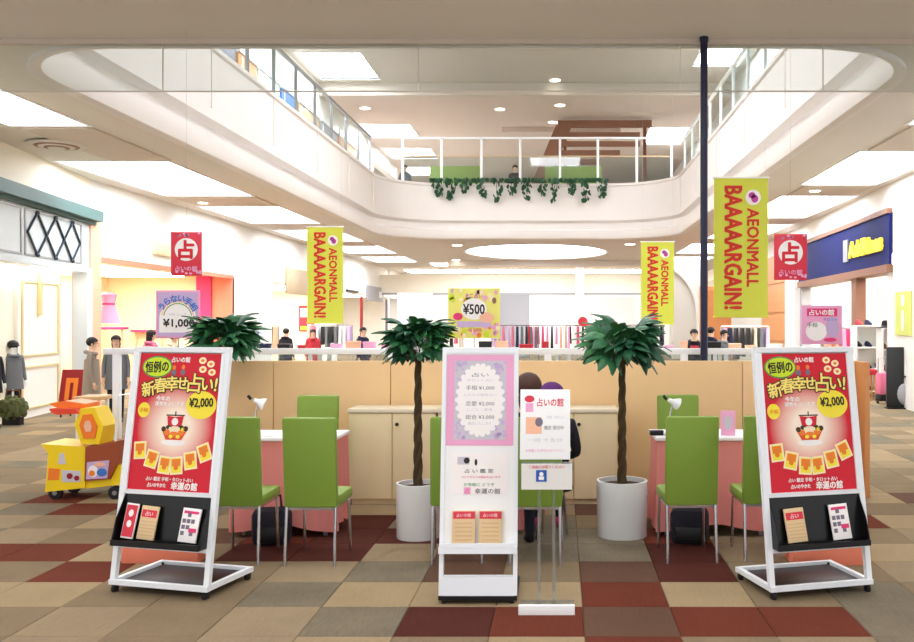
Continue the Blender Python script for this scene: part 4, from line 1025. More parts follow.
def red_sign(x0, x1, y0, y1, Z, label):
    W = (x1 - x0) / F * Z; H = (y1 - y0) / F * Z; zt = wz(y0, Z)
    t = thing('hanging_fortune_sign', label, 'sign', (wx((x0 + x1) / 2, Z), Z, zt - H), 0, 'red hanging fortune signs')
    s = MB().cbox(-W / 2, W / 2, -.004, .004, 0, H, .002).build('board', 'red_sign', t)
    def fr(fn, nm, m_):
        b = MB(); fn(b)
        b.xf(Matrix.Translation((0, -.005, 0)) @ Matrix.Rotation(PI / 2, 4, 'X'))
        o = b.build(nm, m_, s)
        if nm in TINY: o['kind'] = 'stuff'
        return o
    fr(lambda b: b.disc(0, H * .60, W * .37, W * .37, 0, .001, 32), 'white_disc', 'print_white')
    rr = random.Random(2); fr(lambda b: [b.disc(rr.uniform(-.45, .45) * W, H * rr.choice((rr.uniform(.9, .97), rr.uniform(.03, .12))), .014, .010, 0, .0008, 10) for _ in range(16)], 'blossom_print', 'pink')
    o = lettering(s, '占', W * .62, 'red', 0, 0, 0, bold=.008); o.location = (0, -.0075, H * .60); o.rotation_euler = (PI / 2, 0, 0)
    o = lettering(s, '占いの館', W * .17, 'pink', 0, 0, 0, width=W * .7, bold=.001); o.location = (0, -.006, H * .17); o.rotation_euler = (PI / 2, 0, 0)
    for sx in (-.0,): MB().tube([(sx, 0, H), (sx, 0, CE - (zt - H))], .0012, 5).build('hanging_cord', 'grey_wall', t)
red_sign(171, 202, 231, 275, 8.5, 'red hanging sign with white fortune disc on the left, above the coral shop')
red_sign(774, 807, 233, 279, 8.5, 'red hanging sign with white fortune disc on the right, by the navy sign')

def clip_sign(x0, x1, y0, y1, Z, label, m, fn):
    W = (x1 - x0) / F * Z; H = (y1 - y0) / F * Z; zb = wz(y1, Z)
    t = thing('price_board', label, 'sign', (wx((x0 + x1) / 2, Z), Z, 1.272), 0, 'price boards above the partition')
    s = MB().cbox(-W / 2, W / 2, -.004, .004, zb - 1.275, zb - 1.275 + H, .002).build('board', m, t)
    MB().tube([(0, .012, 0), (0, .012, zb - 1.275 + H * .6)], .006, 8).build('pole', 'grey_metal', t); MB().box(-.03, .03, -.012, .0, .0, .02).build('clip', 'grey_metal', t)
    p = bpy.data.objects.new('x', None)
    def put(fn2, nm, m_, dz=0):
        b = MB(); fn2(b)
        b.xf(Matrix.Translation((0, -.005 - dz, zb - 1.275 + H / 2)) @ Matrix.Rotation(PI / 2, 4, 'X'))
        o = b.build(nm, m_, s)
        if nm in TINY: o['kind'] = 'stuff'
        return o
    def tx(body, size, m_, x, y, dz=.003, rot=0, **kw):
        o = lettering(s, body, size, m_, 0, 0, 0, **kw); o.location = (x, -.005 - dz, zb - 1.275 + H / 2 + y); o.rotation_euler = (Matrix.Rotation(PI / 2, 3, 'X') @ Matrix.Rotation(rot, 3, 'Z')).to_euler(); return o
    fn(W, H, put, tx)
def arc_band(b, r0, r1, z0, z1, cx=0, cy=0, a0=0.15, a1=PI - .15, n=20):
    for k in range(n):
        a = a0 + (a1 - a0) * k / n; c = a0 + (a1 - a0) * (k + 1) / n
        b.prism([(cx + r0 * math.cos(a), cy + r0 * math.sin(a)), (cx + r1 * math.cos(a), cy + r1 * math.sin(a)), (cx + r1 * math.cos(c), cy + r1 * math.sin(c)), (cx + r0 * math.cos(c), cy + r0 * math.sin(c))], z0, z1)
def s1000(W, H, put, tx):
    put(lambda b: b.box(-W / 2 + .02, W / 2 - .02, -H / 2 + .02, H / 2 - .02, 0, .001), 'lavender_field', 'lavender')
    put(lambda b: b.prism([(W * .42, -H * .38)] + [(W * .42 * math.cos(a), -H * .08 + H * .33 * math.sin(a)) for a in [PI * k / 24 for k in range(25)]] + [(-W * .42, -H * .38)], 0, .001), 'white_dome', 'print_white', .001)
    for r_, m_ in ((.155, 'peach'), (.145, 'cream'), (.135, 'green_print')): put(lambda b: arc_band(b, r_ - .008, r_, 0, .001, 0, -.03), 'rainbow_band', m_, .002)
    for i, ch in enumerate('うらない手相'):
        a = PI * (.80 - .6 * i / 5); tx(ch, .075, 'blue_print', .185 * math.cos(a), -.04 + .19 * math.sin(a), .004, a - PI / 2, bold=.003)
    tx('10分コース', .035, 'silver_print', 0, .0, .003); tx('¥1,000', .10, 'ink', .01, -.085, .004, width=.29, bold=.003)
def s500(W, H, put, tx):
    rr = random.Random(8)
    for m_, k in (('cream', 14), ('yellow_green', 12), ('pink', 12), ('orange', 6)):
        put(lambda b: [b.disc(W * rr.uniform(-.46, .46), H * rr.choice((rr.uniform(.25, .46), rr.uniform(-.46, -.2))), rr.uniform(.014, .03), rr.uniform(.014, .03), 0, .001, 10) for _ in range(k)], 'flower_print', m_, .0005 * k / 6)
    put(lambda b: b.disc(.0, .04, .12, .10, 0, .001, 28), 'white_disc', 'print_white', .002); put(lambda b: b.box(-.16, .16, -.13, -.075, 0, .001), 'pink_band', 'lavender', .002)
    put(lambda b: b.disc(-.15, -.03, .045, .035, 0, .001, 16), 'pink_blossom', 'hot_pink', .003); put(lambda b: b.disc(.12, -.04, .07, .05, 0, .001, 16), 'peach_blossom', 'peach', .0028); put(lambda b: b.disc(.19, .12, .02, .03, 0, .001, 16), 'small_character_spot', 'wood_brown', .003)
    tx('¥500', .13, 'ink', .0, .04, .005, width=.20, bold=.003); tx('ミニ占い', .05, 'magenta', 0, .165, .004, width=.16, bold=.001); tx('一回 五百円', .035, 'red_sign', 0, -.16, .004, width=.14, bold=.001)
def spink(W, H, put, tx):
    put(lambda b: b.box(-W * .36, W * .38, H * .22, H * .42, 0, .001), 'red_title_band', 'hot_pink', .0)
    tx('占いの館', .06, 'print_white', 0, H * .32, .003, width=W * .6, bold=.002)
    put(lambda b: b.disc(-.05, -.06, .10, .09, 0, .001, 24), 'white_field', 'print_white', 0); put(lambda b: b.disc(.10, -.02, .06, .10, 0, .001, 24), 'lavender_field', 'lavender', .0004); put(lambda b: b.disc(.08, -.14, .06, .02, 0, .001, 16), 'pink_spot', 'hot_pink', .001)
    tx('手相', .05, 'ink_gray', -.09, -.0, .004); tx('タロット', .035, 'blue_print', .08, .05, .004)
clip_sign(156, 200, 289, 337, 8.63, 'lavender and pink price board reading 1,000 yen above the left partition', 'pink', s1000)
clip_sign(448, 500, 287, 337, 8.63, 'yellow flowered price board reading 500 yen above the middle stand', 'soft_yellow', s500)
clip_sign(801, 842, 304, 343, 8.63, 'pink board with red title band above the right poster stand', 'pink', spink)

# ================================================================== YELLOW RIDE-ON CART
CZ = 8.44
def cx_(x): return wx(x, CZ) - wx(82, CZ)
def cz_(y): return wz(y, CZ)
t = thing('kiddie_cart', 'yellow and brown ride-on shopping cart with red front wing beside the left poster stand', 'cart', (wx(82, CZ), CZ, 0), .0)
def yprism(poly, y0, y1):      # side profile in xz, extruded in y
    b = MB(); n = len(poly); V = [(p[0], y0, p[1]) for p in poly] + [(p[0], y1, p[1]) for p in poly]
    b.add(V, [tuple(range(n)), tuple(reversed(range(n, 2 * n)))] + [((i + 1) % n, i, n + i, n + (i + 1) % n) for i in range(n)]); return b
def cpoly(pts): return [(cx_(x), cz_(y)) for x, y in pts]
yprism(cpoly([(45, 491), (85, 487), (85, 446), (41, 443), (48, 452), (47, 470)]), 0, .42).build('front_body', 'cart_yellow', t)
yprism(cpoly([(84, 488), (120, 484), (120, 464), (84, 466)]), .02, .40).build('chassis', 'cart_yellow', t)
bx_ = yprism(cpoly([(85, 480), (110, 478), (118, 462), (118, 440), (86, 446)]), -.012, .41).build('side_box', 'cart_brown', t)
pn = yprism(cpoly([(87, 478), (108, 477), (110, 459), (88, 461)]), -.018, -.012).build('picture_panel', 'lavender', bx_)
for q_, (x, y, rx, ry, m_) in enumerate(((94, 470, 5, 6, 'print_white'), (93, 472, 3, 3, 'orange'), (103, 471, 5, 4, 'blue_print'), (101, 463, 6, 2.2, 'peach'))):
    MB().disc(cx_(x), cz_(y), rx / F * CZ, ry / F * CZ, 0, .003, 18).xf(Matrix.Translation((0, -.018 - .0012 * q_, 0)) @ Matrix.Rotation(PI / 2, 4, 'X')).build('printed_spot', m_, pn)
for x, y, r_, m_ in ((70, 475, 3.0, 'deep_red'), (77, 477, 2.6, 'deep_red')):
    MB().disc(cx_(x), cz_(y), r_ / F * CZ, r_ / F * CZ, 0, .004, 18).xf(Matrix.Translation((0, -.004, 0)) @ Matrix.Rotation(PI / 2, 4, 'X')).build('round_sticker', m_, t)
yprism(cpoly([(48, 479), (59, 479), (60, 468), (49, 467)]), -.004, 0).build('square_sticker', 'cart_orange', t)
yprism(cpoly([(62, 481), (81, 481), (81, 470), (62, 469)]), -.0035, 0).build('white_sticker', 'silver_print', t)
yprism(cpoly([(58, 463), (66, 463), (64, 452), (60, 452)]), -.004, 0).build('grey_sticker', 'silver_print', t)
hexp = cpoly([(79, 444), (72, 424), (78, 408), (92, 407), (101, 426), (97, 444)])
sb = yprism(hexp, .04, .30).build('seat_back', 'cart_yellow', t)
hc = (sum(p[0] for p in hexp) / 6, sum(p[1] for p in hexp) / 6)
yprism([(hc[0] + (p[0] - hc[0]) * .62, hc[1] + (p[1] - hc[1]) * .66) for p in hexp], .028, .04).build('orange_inset', 'cart_orange', sb)
yprism([(hc[0] + (p[0] - hc[0]) * .28, hc[1] + (p[1] - hc[1]) * .3) for p in hexp], .02, .028).build('pale_inset', 'peach', sb)
yprism(cpoly([(41, 404), (58, 401), (78, 404), (78, 410), (50, 408)]), .12, .40).build('upper_wing', 'cart_orange', t)
yprism(cpoly([(48, 408), (74, 408), (78, 413), (56, 414), (50, 412)]), .02, .38).build('lower_wing', 'cart_red', t)
MB().tube([(cx_(74), .2, cz_(409)), (cx_(72), .2, cz_(446))], .018, 10).build('steering_column', 'cart_orange', t)
MB().tube([(cx_(112), .05, cz_(470)), (cx_(115), .05, cz_(395)), (cx_(115), .35, cz_(395)), (cx_(112), .35, cz_(470))], .012, 8).build('push_handle', 'frame_white', t)
for x, y in ((53, .05), (53, .37), (113, .05), (113, .37)):
    wl_ = MB().lathe([(.03, -.022), (.062, -.018), (.066, 0), (.062, .018), (.03, .022)], n=20).build('wheel', 'rubber', t, (cx_(x), y, .067), (PI / 2, 0, 0)); MB().disc(0, 0, .022, .022, -.026, .026, 14).build('hub', 'grey_metal', wl_)

# ================================================================== PEOPLE
def person_mesh(name, coat, pants, shoe, pose, skin='skin', face=True):
    if pose == 'stand':
        J = dict(pel=(0, 0, .95, .135, .10), sp=(0, .01, 1.13, .12, .095), ch=(0, .01, 1.32, .145, .105), nk=(0, 0, 1.44, .055, .055), hb=(0, -.01, 1.515, .062, .07), hm=(0, -.015, 1.59, .078, .092), ht=(0, -.005, 1.655, .062, .072))
        for s, q in ((-1, 'l'), (1, 'r')):
            J.update({q + 'sh': (s * .165, .01, 1.37, .062, .062), q + 'el': (s * .215, .02, 1.10, .047, .047), q + 'wr': (s * .225, -.06, .875, .031, .031), q + 'pa': (s * .222, -.075, .80, .022, .036),
                      q + 'hp': (s * .085, 0, .90, .092, .095), q + 'kn': (s * .095, -.01, .50, .06, .062), q + 'an': (s * .095, .02, .10, .038, .042), q + 'hl': (s * .095, .01, .045, .04, .045), q + 'to': (s * .105, -.15, .035, .04, .03)})
    else:
        J = dict(pel=(0, 0, .555, .14, .11), sp=(0, .01, .74, .12, .1), ch=(0, -.01, .93, .145, .105), nk=(0, -.03, 1.045, .055, .055), hb=(0, -.05, 1.115, .062, .07), hm=(0, -.055, 1.185, .078, .092), ht=(0, -.045, 1.25, .062, .072))
        for s, q in ((-1, 'l'), (1, 'r')):
            J.update({q + 'sh': (s * .165, -.01, .97, .062, .062), q + 'el': (s * .22, -.03, .72, .047, .047), q + 'wr': (s * .14, -.24, .66, .031, .031), q + 'pa': (s * .11, -.31, .65, .024, .036),
                      q + 'hp': (s * .09, -.04, .54, .09, .09), q + 'kn': (s * .10, -.42, .50, .06, .065), q + 'an': (s * .10, -.40, .10, .038, .042), q + 'hl': (s * .10, -.39, .045, .04, .045), q + 'to': (s * .11, -.54, .035, .04, .03)})
    E = [('pel', 'sp'), ('sp', 'ch'), ('ch', 'nk'), ('nk', 'hb'), ('hb', 'hm'), ('hm', 'ht')]
    for q in 'lr': E += [('ch', q + 'sh'), (q + 'sh', q + 'el'), (q + 'el', q + 'wr'), (q + 'wr', q + 'pa'), ('pel', q + 'hp'), (q + 'hp', q + 'kn'), (q + 'kn', q + 'an'), (q + 'an', q + 'hl'), (q + 'hl', q + 'to')]
    keys = list(J); me = bpy.data.meshes.new('b'); me.from_pydata([J[k][:3] for k in keys], [(keys.index(a), keys.index(c)) for a, c in E], [])
    o = bpy.data.objects.new('b', me); COL.objects.link(o)
    o.modifiers.new('s', 'SKIN'); sv = me.skin_vertices[0].data
    for i, k in enumerate(keys): sv[i].radius = J[k][3:5]; sv[i].use_root = (k == 'pel')
    m2 = o.modifiers.new('d', 'SUBSURF'); m2.levels = 1
    dg = bpy.context.evaluated_depsgraph_get(); ev = bpy.data.meshes.new_from_object(o.evaluated_get(dg))
    bpy.data.objects.remove(o)
    b = MB(); mats_ = [coat, pants, shoe, skin, 'hair_dark', 'red_sign']
    groups = {0: [], 1: [], 2: [], 3: []}
    def near(c):
        best = None
        for a, e in E:
            A_, B_ = Vector(J[a][:3]), Vector(J[e][:3]); u = max(0, min(1, (c - A_).dot(B_ - A_) / (B_ - A_).length_squared)); d = (c - A_ - (B_ - A_) * u).length
            if best is None or d < best[0]: best = (d, a, e, u)
        a, e, u = best[1:]
        if e in ('hb', 'hm', 'ht'): return 3
        if e == 'nk' and u > .75: return 3
        if e in ('lpa', 'rpa'): return 3
        if e in ('lhl', 'rhl', 'lto', 'rto'): return 2
        if e in ('lkn', 'rkn', 'lan', 'ran', 'lhp', 'rhp'): return 1
        return 0
    V = [v.co[:] for v in ev.vertices]; o0 = len(b.v); b.v += V
    for p in ev.polygons: b.f.append(tuple(p.vertices)); b.mi.append(near(p.center)); b.smooth.append(True)
    bpy.data.meshes.remove(ev)
    for s, q in ((-1, 'l'), (1, 'r')):      # fingers and thumb
        w0, p0 = Vector(J[q + 'wr'][:3]), Vector(J[q + 'pa'][:3]); d = (p0 - w0).normalized()
        sd = Vector((0, 1, 0)) if pose == 'stand' else Vector((1, 0, 0)); cu = Vector((-s * .35, 0, 0)) if pose == 'stand' else Vector((0, 0, -.35))
        b.cur = 3
        for i, L in enumerate((.062, .072, .068, .05)):
            a = p0 + sd * ((i - 1.5) * .019) - d * .005
            b.tube([a, a + (d + cu * .4) * L * .5, a + (d + cu) * L], [.009, .0085, .006], 6)
        a = w0 + (p0 - w0) * .55 - sd * .028
        b.tube([a, a - sd * .022 + d * .02, a - sd * .026 + d * .05], [.010, .009, .006], 6)
    if face:
        h = J['hm']; cy = h[1] - h[4]
        b.cur = 4; b.ell((-.03, cy + .006, h[2] + .005), (.011, .006, .007), 8, 5); b.ell((.03, cy + .006, h[2] + .005), (.011, .006, .007), 8, 5)
        b.cur = 3; b.ell((0, cy - .004, h[2] - .025), (.011, .014, .018), 8, 6)
        for s in (-1, 1): b.ell((s * .08, h[1] + .005, h[2] - .01), (.012, .02, .028), 8, 6)
        b.cur = 5; b.ell((0, cy + .008, h[2] - .06), (.022, .006, .006), 8, 5)
    return b.mesh(name, mats_), J
def person(label, loc, rz, k, coat, pants, shoe, hair, pose='stand', hat=None, coat_len=.55, group=None, longhair=False, cat='person', skin='skin', name='person'):
    t = thing(name, label, cat, loc, rz, group)
    me, J = person_mesh('body', coat, pants, shoe, pose, skin, skin == 'skin'); o = place('body', me, t); t.scale = (k, k, k)
    h = J['hm']; c = (h[0], h[1] + .014, h[2] + .035)
    b = MB().ell(c, (.094, .104, .092), 14, 10); keep = []
    for f in b.f:
        q = [b.v[i] for i in f]; my = sum(p[1] for p in q) / len(q); mz = sum(p[2] for p in q) / len(q)
        if not (my < h[1] - .03 and mz < h[2] + .035): keep.append(f)
    b.f = keep; b.mi = [0] * len(keep); b.smooth = [True] * len(keep)
    if longhair: b.ell((h[0], h[1] + .06, h[2] - .06), (.085, .05, .14), 12, 8)
    b.build('hair', hair, t)
    if hat:
        hb = MB().ell((c[0], c[1], c[2] + .02), (.108, .116, .095), 16, 10); hb.tube([(c[0] + .104 * math.cos(a), c[1] + .112 * math.sin(a), c[2] + .0) for a in [2 * PI * i / 20 for i in range(21)]], .018, 6, False); hb.build('hat', hat, t)
    # coat skirt, collar
    if pose == 'stand' and coat_len:
        z1 = 1.30; z0 = 1.30 - coat_len - .1; b = MB(); N = 20; V = []; rows = 6
        for j in range(rows + 1):
            s = j / rows; rx = .165 + .045 * s; ry = .125 + .04 * s
            for i in range(N): a = 2 * PI * i / N; V.append((rx * math.cos(a), .005 + ry * math.sin(a) * (1 + .03 * math.sin(5 * a) * s), z1 + (z0 - z1) * s))
        b.add(V, [(j * N + i, j * N + (i + 1) % N, (j + 1) * N + (i + 1) % N, (j + 1) * N + i) for j in range(rows) for i in range(N)], True); b.build('coat_skirt', coat, t)
        MB().tube([(.10 * math.cos(a), .02 + .09 * math.sin(a), 1.42 + .02 * math.sin(a)) for a in [2 * PI * i / 18 for i in range(19)]], .035, 8, False).build('hood', coat, t)
    return t
# foreground seated pair behind the acrylic sign (seen from behind: they face the table, +y)
person('seated person with brown hair in a dark coat behind the acrylic sign', (wx(530, 6.42), 6.42, -.02), PI + .28, 1.0, 'coat_dark', 'pants', 'black', 'hair_brown', 'sit', longhair=True)
person('seated person in purple knit hat, dark coat and pink shoes behind the acrylic sign', (-.06, 6.98, 0), PI + .1, .89, 'coat_dark', 'pants', 'shoe_pink', 'hair_dark', 'sit', hat='hat_purple')
t = thing('round_stool', 'low black round stool under the person in the purple hat', 'stool', (-.06, 6.98, 0))
MB().lathe([(.15, .37), (.16, .38), (.16, .405), (.14, .415)], n=24).build('seat', 'black', t)
for a in (.6, 2.17, 3.74, 5.31): MB().tube([(.10 * math.cos(a), .10 * math.sin(a), .37), (.14 * math.cos(a), .14 * math.sin(a), 0)], .011, 8).build('leg', 'chrome', t)
# shoppers on the left
person('shopper in a taupe hooded coat and dark trousers near the boutique door', (wx(92, 14.0), 14.0, 0), 1.9, .82, 'coat_taupe', 'pants', 'black', 'hair_dark', coat_len=.55)
person('shopper with long dark hair behind the left end of the guard frame', (wx(116, 15.0), 15.0, 0), .4, .83, 'coat_grey', 'pants', 'black', 'hair_dark', longhair=True)
person('shopper in pink coat before the coral shop, left of the 1,000 yen board', (wx(151, 17.0), 17, 0), 2.6, .87, 'coat_pink', 'pants', 'black', 'hair_dark', longhair=True)
person('shopper in beige coat before the coral shop, below the 1,000 yen board', (wx(174, 17.4), 17.4, 0), 2.0, .84, 'coat_beige', 'pants', 'black', 'hair_brown')
person('distant shopper in a dark coat beside the far left shops', (wx(286, 23), 23, 0), 2.8, .86, 'coat_dark', 'pants', 'black', 'hair_dark')
person('distant shopper in a red coat below the left yellow banner', (wx(313, 24), 24, 0), .3, .84, 'coat_red', 'pants', 'black', 'hair_dark')
person('distant shopper in a navy coat left of the left potted tree', (wx(363, 22), 22, 0), 1.0, .88, 'coat_navy', 'pants', 'black', 'hair_dark')
person('distant shopper in a dark coat just left of the black pole', (wx(694, 18.5), 18.5, 0), .3, .87, 'coat_dark', 'pants', 'black', 'hair_dark')
person('distant shopper in a navy coat just right of the black pole', (wx(711, 20.4), 20.4, 0), 2.2, .89, 'coat_navy', 'pants', 'black', 'hair_dark')
person('distant shopper in a grey coat under the largest yellow banner', (wx(724, 19), 19, 0), .9, .86, 'coat_grey', 'pants', 'black', 'hair_dark')
# upper floor visitors
UF = 5.5
person('person in dark clothes on the upper floor behind the left green screen', (wx(440, 33.5), 33.5, UF), .1, .98, 'coat_dark', 'pants', 'black', 'hair_dark')
person('second person in navy on the upper floor behind the left green screen', (wx(459, 34.6), 34.6, UF), .6, .98, 'coat_navy', 'pants', 'black', 'hair_dark')
person('person in white and black at the upper floor corner by the left railing', (wx(405, 32.0), 32.0, UF), .2, .92, 'coat_grey', 'pants', 'black', 'hair_dark')
person('person in dark clothes on the upper floor behind the right green screen', (wx(577, 33.5), 33.5, UF), .2, .98, 'coat_dark', 'pants', 'black', 'hair_dark')
person('tall person in a long black coat on the upper floor between the green screens', (wx(515, 34), 34, UF), .2, 1.12, 'coat_dark', 'pants', 'black', 'hair_dark', coat_len=.7)
# boutique mannequins
t = person('shop mannequin in grey coat and black hat in the white boutique', (wx(13, 15.0), 15.0, .0), .9, .77, 'coat_grey', 'pants', 'black', 'black', hat='black', cat='mannequin', skin='white', name='mannequin', coat_len=.5)
t = person('shop mannequin all in black at the left picture edge', (wx(-9, 14.1), 14.1, .0), .9, .78, 'coat_dark', 'pants', 'black', 'black', cat='mannequin', skin='white', name='mannequin', coat_len=.5)
t = thing('fur_bag', 'brown-green fluffy bag standing in front of the grey mannequin', 'bag', (wx(13, 14.55), 14.55, 0))
b = MB(); rr = random.Random(1)
for i in range(70):
    a = rr.uniform(0, 2 * PI); u = rr.uniform(-1, 1); q = math.sqrt(1 - u * u); b.ell((.2 * q * math.cos(a), .10 * q * math.sin(a), .27 + .17 * u), (.05, .05, .05), 6, 4)
b.ell((0, 0, .27), (.2, .1, .17), 12, 8); b.build('fur_body', 'bush', t); MB().tube([(-.12, 0, .4), (-.1, 0, .55), (.1, 0, .55), (.12, 0, .4)], .012, 6).build('handle', 'dark_wood', t); MB().box(-.14, .14, -.06, .06, 0, .13).build('bag_base', 'black', t)
t = thing('red_menu_board', 'slanted dark red sign board with yellow symbol near the boutique door', 'sign board', (wx(69, 15.6), 15.6, 0), -.1)
MB().hexa([(-.2, 0, .2), (.2, 0, .2), (.2, .04, .2), (-.2, .04, .2), (-.2, .12, .82), (.2, .12, .82), (.2, .16, .82), (-.2, .16, .82)]).build('board', 'deep_red', t)
sy = yprism([(-.1, .3), (-.02, .3), (-.02, .6), (.04, .6), (.04, .3), (.12, .3), (.12, .68), (-.1, .68)], -.004, 0); sy.xf(Matrix.Translation((0, -.045, 0)) @ Matrix(((1, 0, 0, 0), (0, 1, .1935, 0), (0, 0, 1, 0), (0, 0, 0, 1)))); sy.build('yellow_symbol', 'orange', t)
for sx in (-1, 1): MB().bar((sx * .17, .03, 0), (sx * .17, .06, .3), .02).build('leg', 'black', t); MB().bar((sx * .17, .3, 0), (sx * .17, .14, .75), .02).build('leg', 'black', t)

# ================================================================== SHOP CONTENTS
# pink dress display and shelf in the coral shop
t = thing('pink_dress', 'pink dress hanging on the pale wall of the coral shop', 'dress', (wx(110, 20.5), 20.5, 0)); t.location = (-9.42, 19.2, 1.72)
MB().lathe([(.09, .52), (.16, .48), (.12, .28), (.20, .0), (.24, -.12)][::-1], n=20).build('dress_body', 'pink', t); MB().tube([(-.16, 0, .5), (0, 0, .58), (.16, 0, .5)], .012, 6).build('hanger', 'gold', t); MB().lathe([(.125, .26), (.125, .31)], n=20).build('sash', 'hot_pink', t)
MB().bar((0, 0, .57), (0, 0, 1.14), .012).build('hook_rod', 'gold', t)
for x, h, lb in ((-10.3, 1.45, 'hot pink shelf below the hanging pink dress'), (-9.9, 1.35, 'small hot pink shelf left of the 1,000 yen board')):
    yy = 24.9 if x > -10 else 21.6
    t = thing('wall_shelf', lb, 'shelf', (x - .4 if yy < 22 else -11.2, yy + .15, 0)); MB().cbox(-.45, .45, -.12, .12, h, h + .06, .008).build('board', 'hot_pink', t)
    for sx in (-1, 1): MB().box(sx * .35 - .02, sx * .35 + .02, -.02, .02, 0, h).build('support', 'peach', t)
# shoe shop
def shoe_mesh():
    b = MB()
    P = [(-.11, .035, .07), (-.09, .04, .085), (-.02, .042, .075), (.05, .045, .05), (.11, .035, .035), (.135, .02, .025)]
    V = []; n = 10
    for x, w_, h in P:
        for k in range(n):
            a = 2 * PI * k / n; V.append((x, w_ * math.cos(a), max(0, h / 2 + h / 2 * math.sin(a))))
    fs = [(i * n + k, (i + 1) * n + k, (i + 1) * n + (k + 1) % n, i * n + (k + 1) % n) for i in range(len(P) - 1) for k in range(n)] + [tuple(range(n)), tuple(reversed(range((len(P) - 1) * n, len(P) * n)))]
    return b.add(V, fs, True)
SHO = {m_: shoe_mesh().mesh('shoe', m_) for m_ in ('black', 'dark_wood', 'hot_pink', 'coat_navy', 'print_white', 'coat_red')}
def shelf_unit(x, y, W, H, n, label, shoes, top=None):
    t = thing('shoe_shelf', label, 'shelf', (x, y, 0), 0, 'white shoe shelves')
    for sx in (-1, 1): MB().box(sx * W / 2 - .02, sx * W / 2 + .02, -.18, .18, 0, H).build('side_panel', 'white', t)
    MB().box(-W / 2 + .02, W / 2 - .02, .16, .18, 0, H).build('back_panel', 'off_white', t)
    for k in range(n):
        z = .12 + (H - .14) * k / (n - 1); MB().box(-W / 2 + .02, W / 2 - .02, -.18, .16, z, z + .03).build('shelf_board', 'white', t)
        if k < n - 1 or top:
            c = int(W / .17)
            for i in range(c):
                if rs.random() < .12: continue
                m_ = rs.choice(shoes); o = place('shoe', SHO[m_], None, (x - W / 2 + .1 + i * (W - .2) / max(1, c - 1), y - .02, z + .031), (0, 0, -PI / 2 + rs.uniform(-.1, .1)))
                o.scale = (1, 1.3, 1.5); tag(o, '%s shoe, %s from left, on the %s board of the %s' % (NM[m_], ORD[i], ['lowest', 'second', 'third', 'top'][k], SH[label]), 'shoe', 'shoes on the shop shelves')
ORD = ['first', 'second', 'third', 'fourth', 'fifth', 'sixth', 'seventh', 'eighth', 'ninth', 'tenth', 'eleventh', 'twelfth', 'thirteenth', 'fourteenth', 'fifteenth']
SH = {'white shoe shelf behind the red stool': 'shelf behind the red stool', 'narrow white shoe shelf beside the white pier': 'narrow shoe shelf', 'white shoe shelf deep inside the shoe shop': 'rear shop shelf'}
NM = {'black': 'black', 'dark_wood': 'brown', 'hot_pink': 'pink', 'coat_navy': 'navy', 'print_white': 'white', 'coat_red': 'red'}
rs = random.Random(12)
shelf_unit(wx(868, 20.0), 20.0, .62, 1.55, 4, 'white shoe shelf behind the red stool', ['black', 'black', 'dark_wood', 'coat_navy', 'coat_red'], True)
shelf_unit(wx(887, 19.4), 19.4, .30, 1.5, 4, 'narrow white shoe shelf beside the white pier', ['black', 'dark_wood', 'black', 'print_white'])
shelf_unit(wx(842, 23.6), 23.6, .9, 1.5, 4, 'white shoe shelf deep inside the shoe shop', ['black', 'hot_pink', 'print_white', 'coat_red'])
t = thing('black_hat', 'black wide-brimmed hat on top of the narrow shoe shelf', 'hat', (wx(886, 19.4), 19.4, 1.512)); MB().lathe([(.22, 0), (.23, .012), (.1, .03), (.09, .13), (.05, .16)], n=24).build('hat_body', 'black', t); MB().lathe([(.101, .03), (.096, .055)], n=24).build('band', 'purple_grey', t)
t = thing('red_stool', 'red topped wooden stool in the shoe shop doorway', 'stool', (wx(867, 18.9), 18.9, 0)); MB().cbox(-.17, .17, -.15, .15, .55, .66, .02).build('seat', 'coat_red', t)
for sx in (-1, 1):
    for sy in (-1, 1): MB().bar((sx * .12, sy * .1, .56), (sx * .15, sy * .13, 0), .03).build('leg', 'wood_orange', t)
t = thing('pink_suitcase', 'pink and black wheeled bag beside the black luggage board', 'suitcase', (wx(884, 18.3), 18.3, 0), .2)
MB().cbox(-.13, .13, -.10, .10, .18, .62, .03).build('bag_body', 'coat_pink', t); MB().cbox(-.135, .135, -.105, .105, .06, .2, .02).build('lower_case', 'black', t); MB().tube([(-.08, .08, .6), (-.08, .08, .9), (.08, .08, .9), (.08, .08, .6)], .01, 6).build('handle', 'grey_metal', t)
for sx in (-1, 1): MB().lathe([(.03, -.012), (.03, .012)], n=12).build('wheel', 'rubber', t, (sx * .1, .06, .03), (0, PI / 2, 0))
t = thing('luggage_display', 'black display board with white bottle shape and grey hood against the white pier', 'display', (wx(900, 17.3), 17.25, 0), -.05)
MB().cbox(-.26, .16, 0, .06, 0, 1.16, .01).build('board', 'suitcase', t); MB().lathe([(.03, 0), (.06, .03), (.06, .22), (.03, .27), (.025, .36)], n=16).build('white_bottle', 'white', t, (.10, -.06, .62)); MB().ell((.05, -.03, .28), (.13, .06, .2), 14, 8).build('grey_hood', 'grey_panel', t); MB().box(-.28, .18, -.1, .1, 0, .03).build('foot', 'black', t); MB().box(.03, .17, -.12, 0, .6, .62).build('bracket', 'black', t)
t = thing('green_pier_poster', 'yellow-green poster with white figure on the white pier at right', 'poster', (rwall(17.2, .003).x, 17.2, 1.78), -.048)
MB().box(-.02, 0, -.42, .5, -.40, .42).build('sheet', 'poster_lime', t); MB().disc(0, 0, .12, .09, 0, .004, 20).build('white_disc', 'print_white', t, (-.02, .05, .26), (0, -PI / 2, 0)); MB().disc(0, 0, .2, .07, 0, .004, 20).build('white_figure', 'print_white', t, (-.021, .05, -.12), (0, -PI / 2, 0))
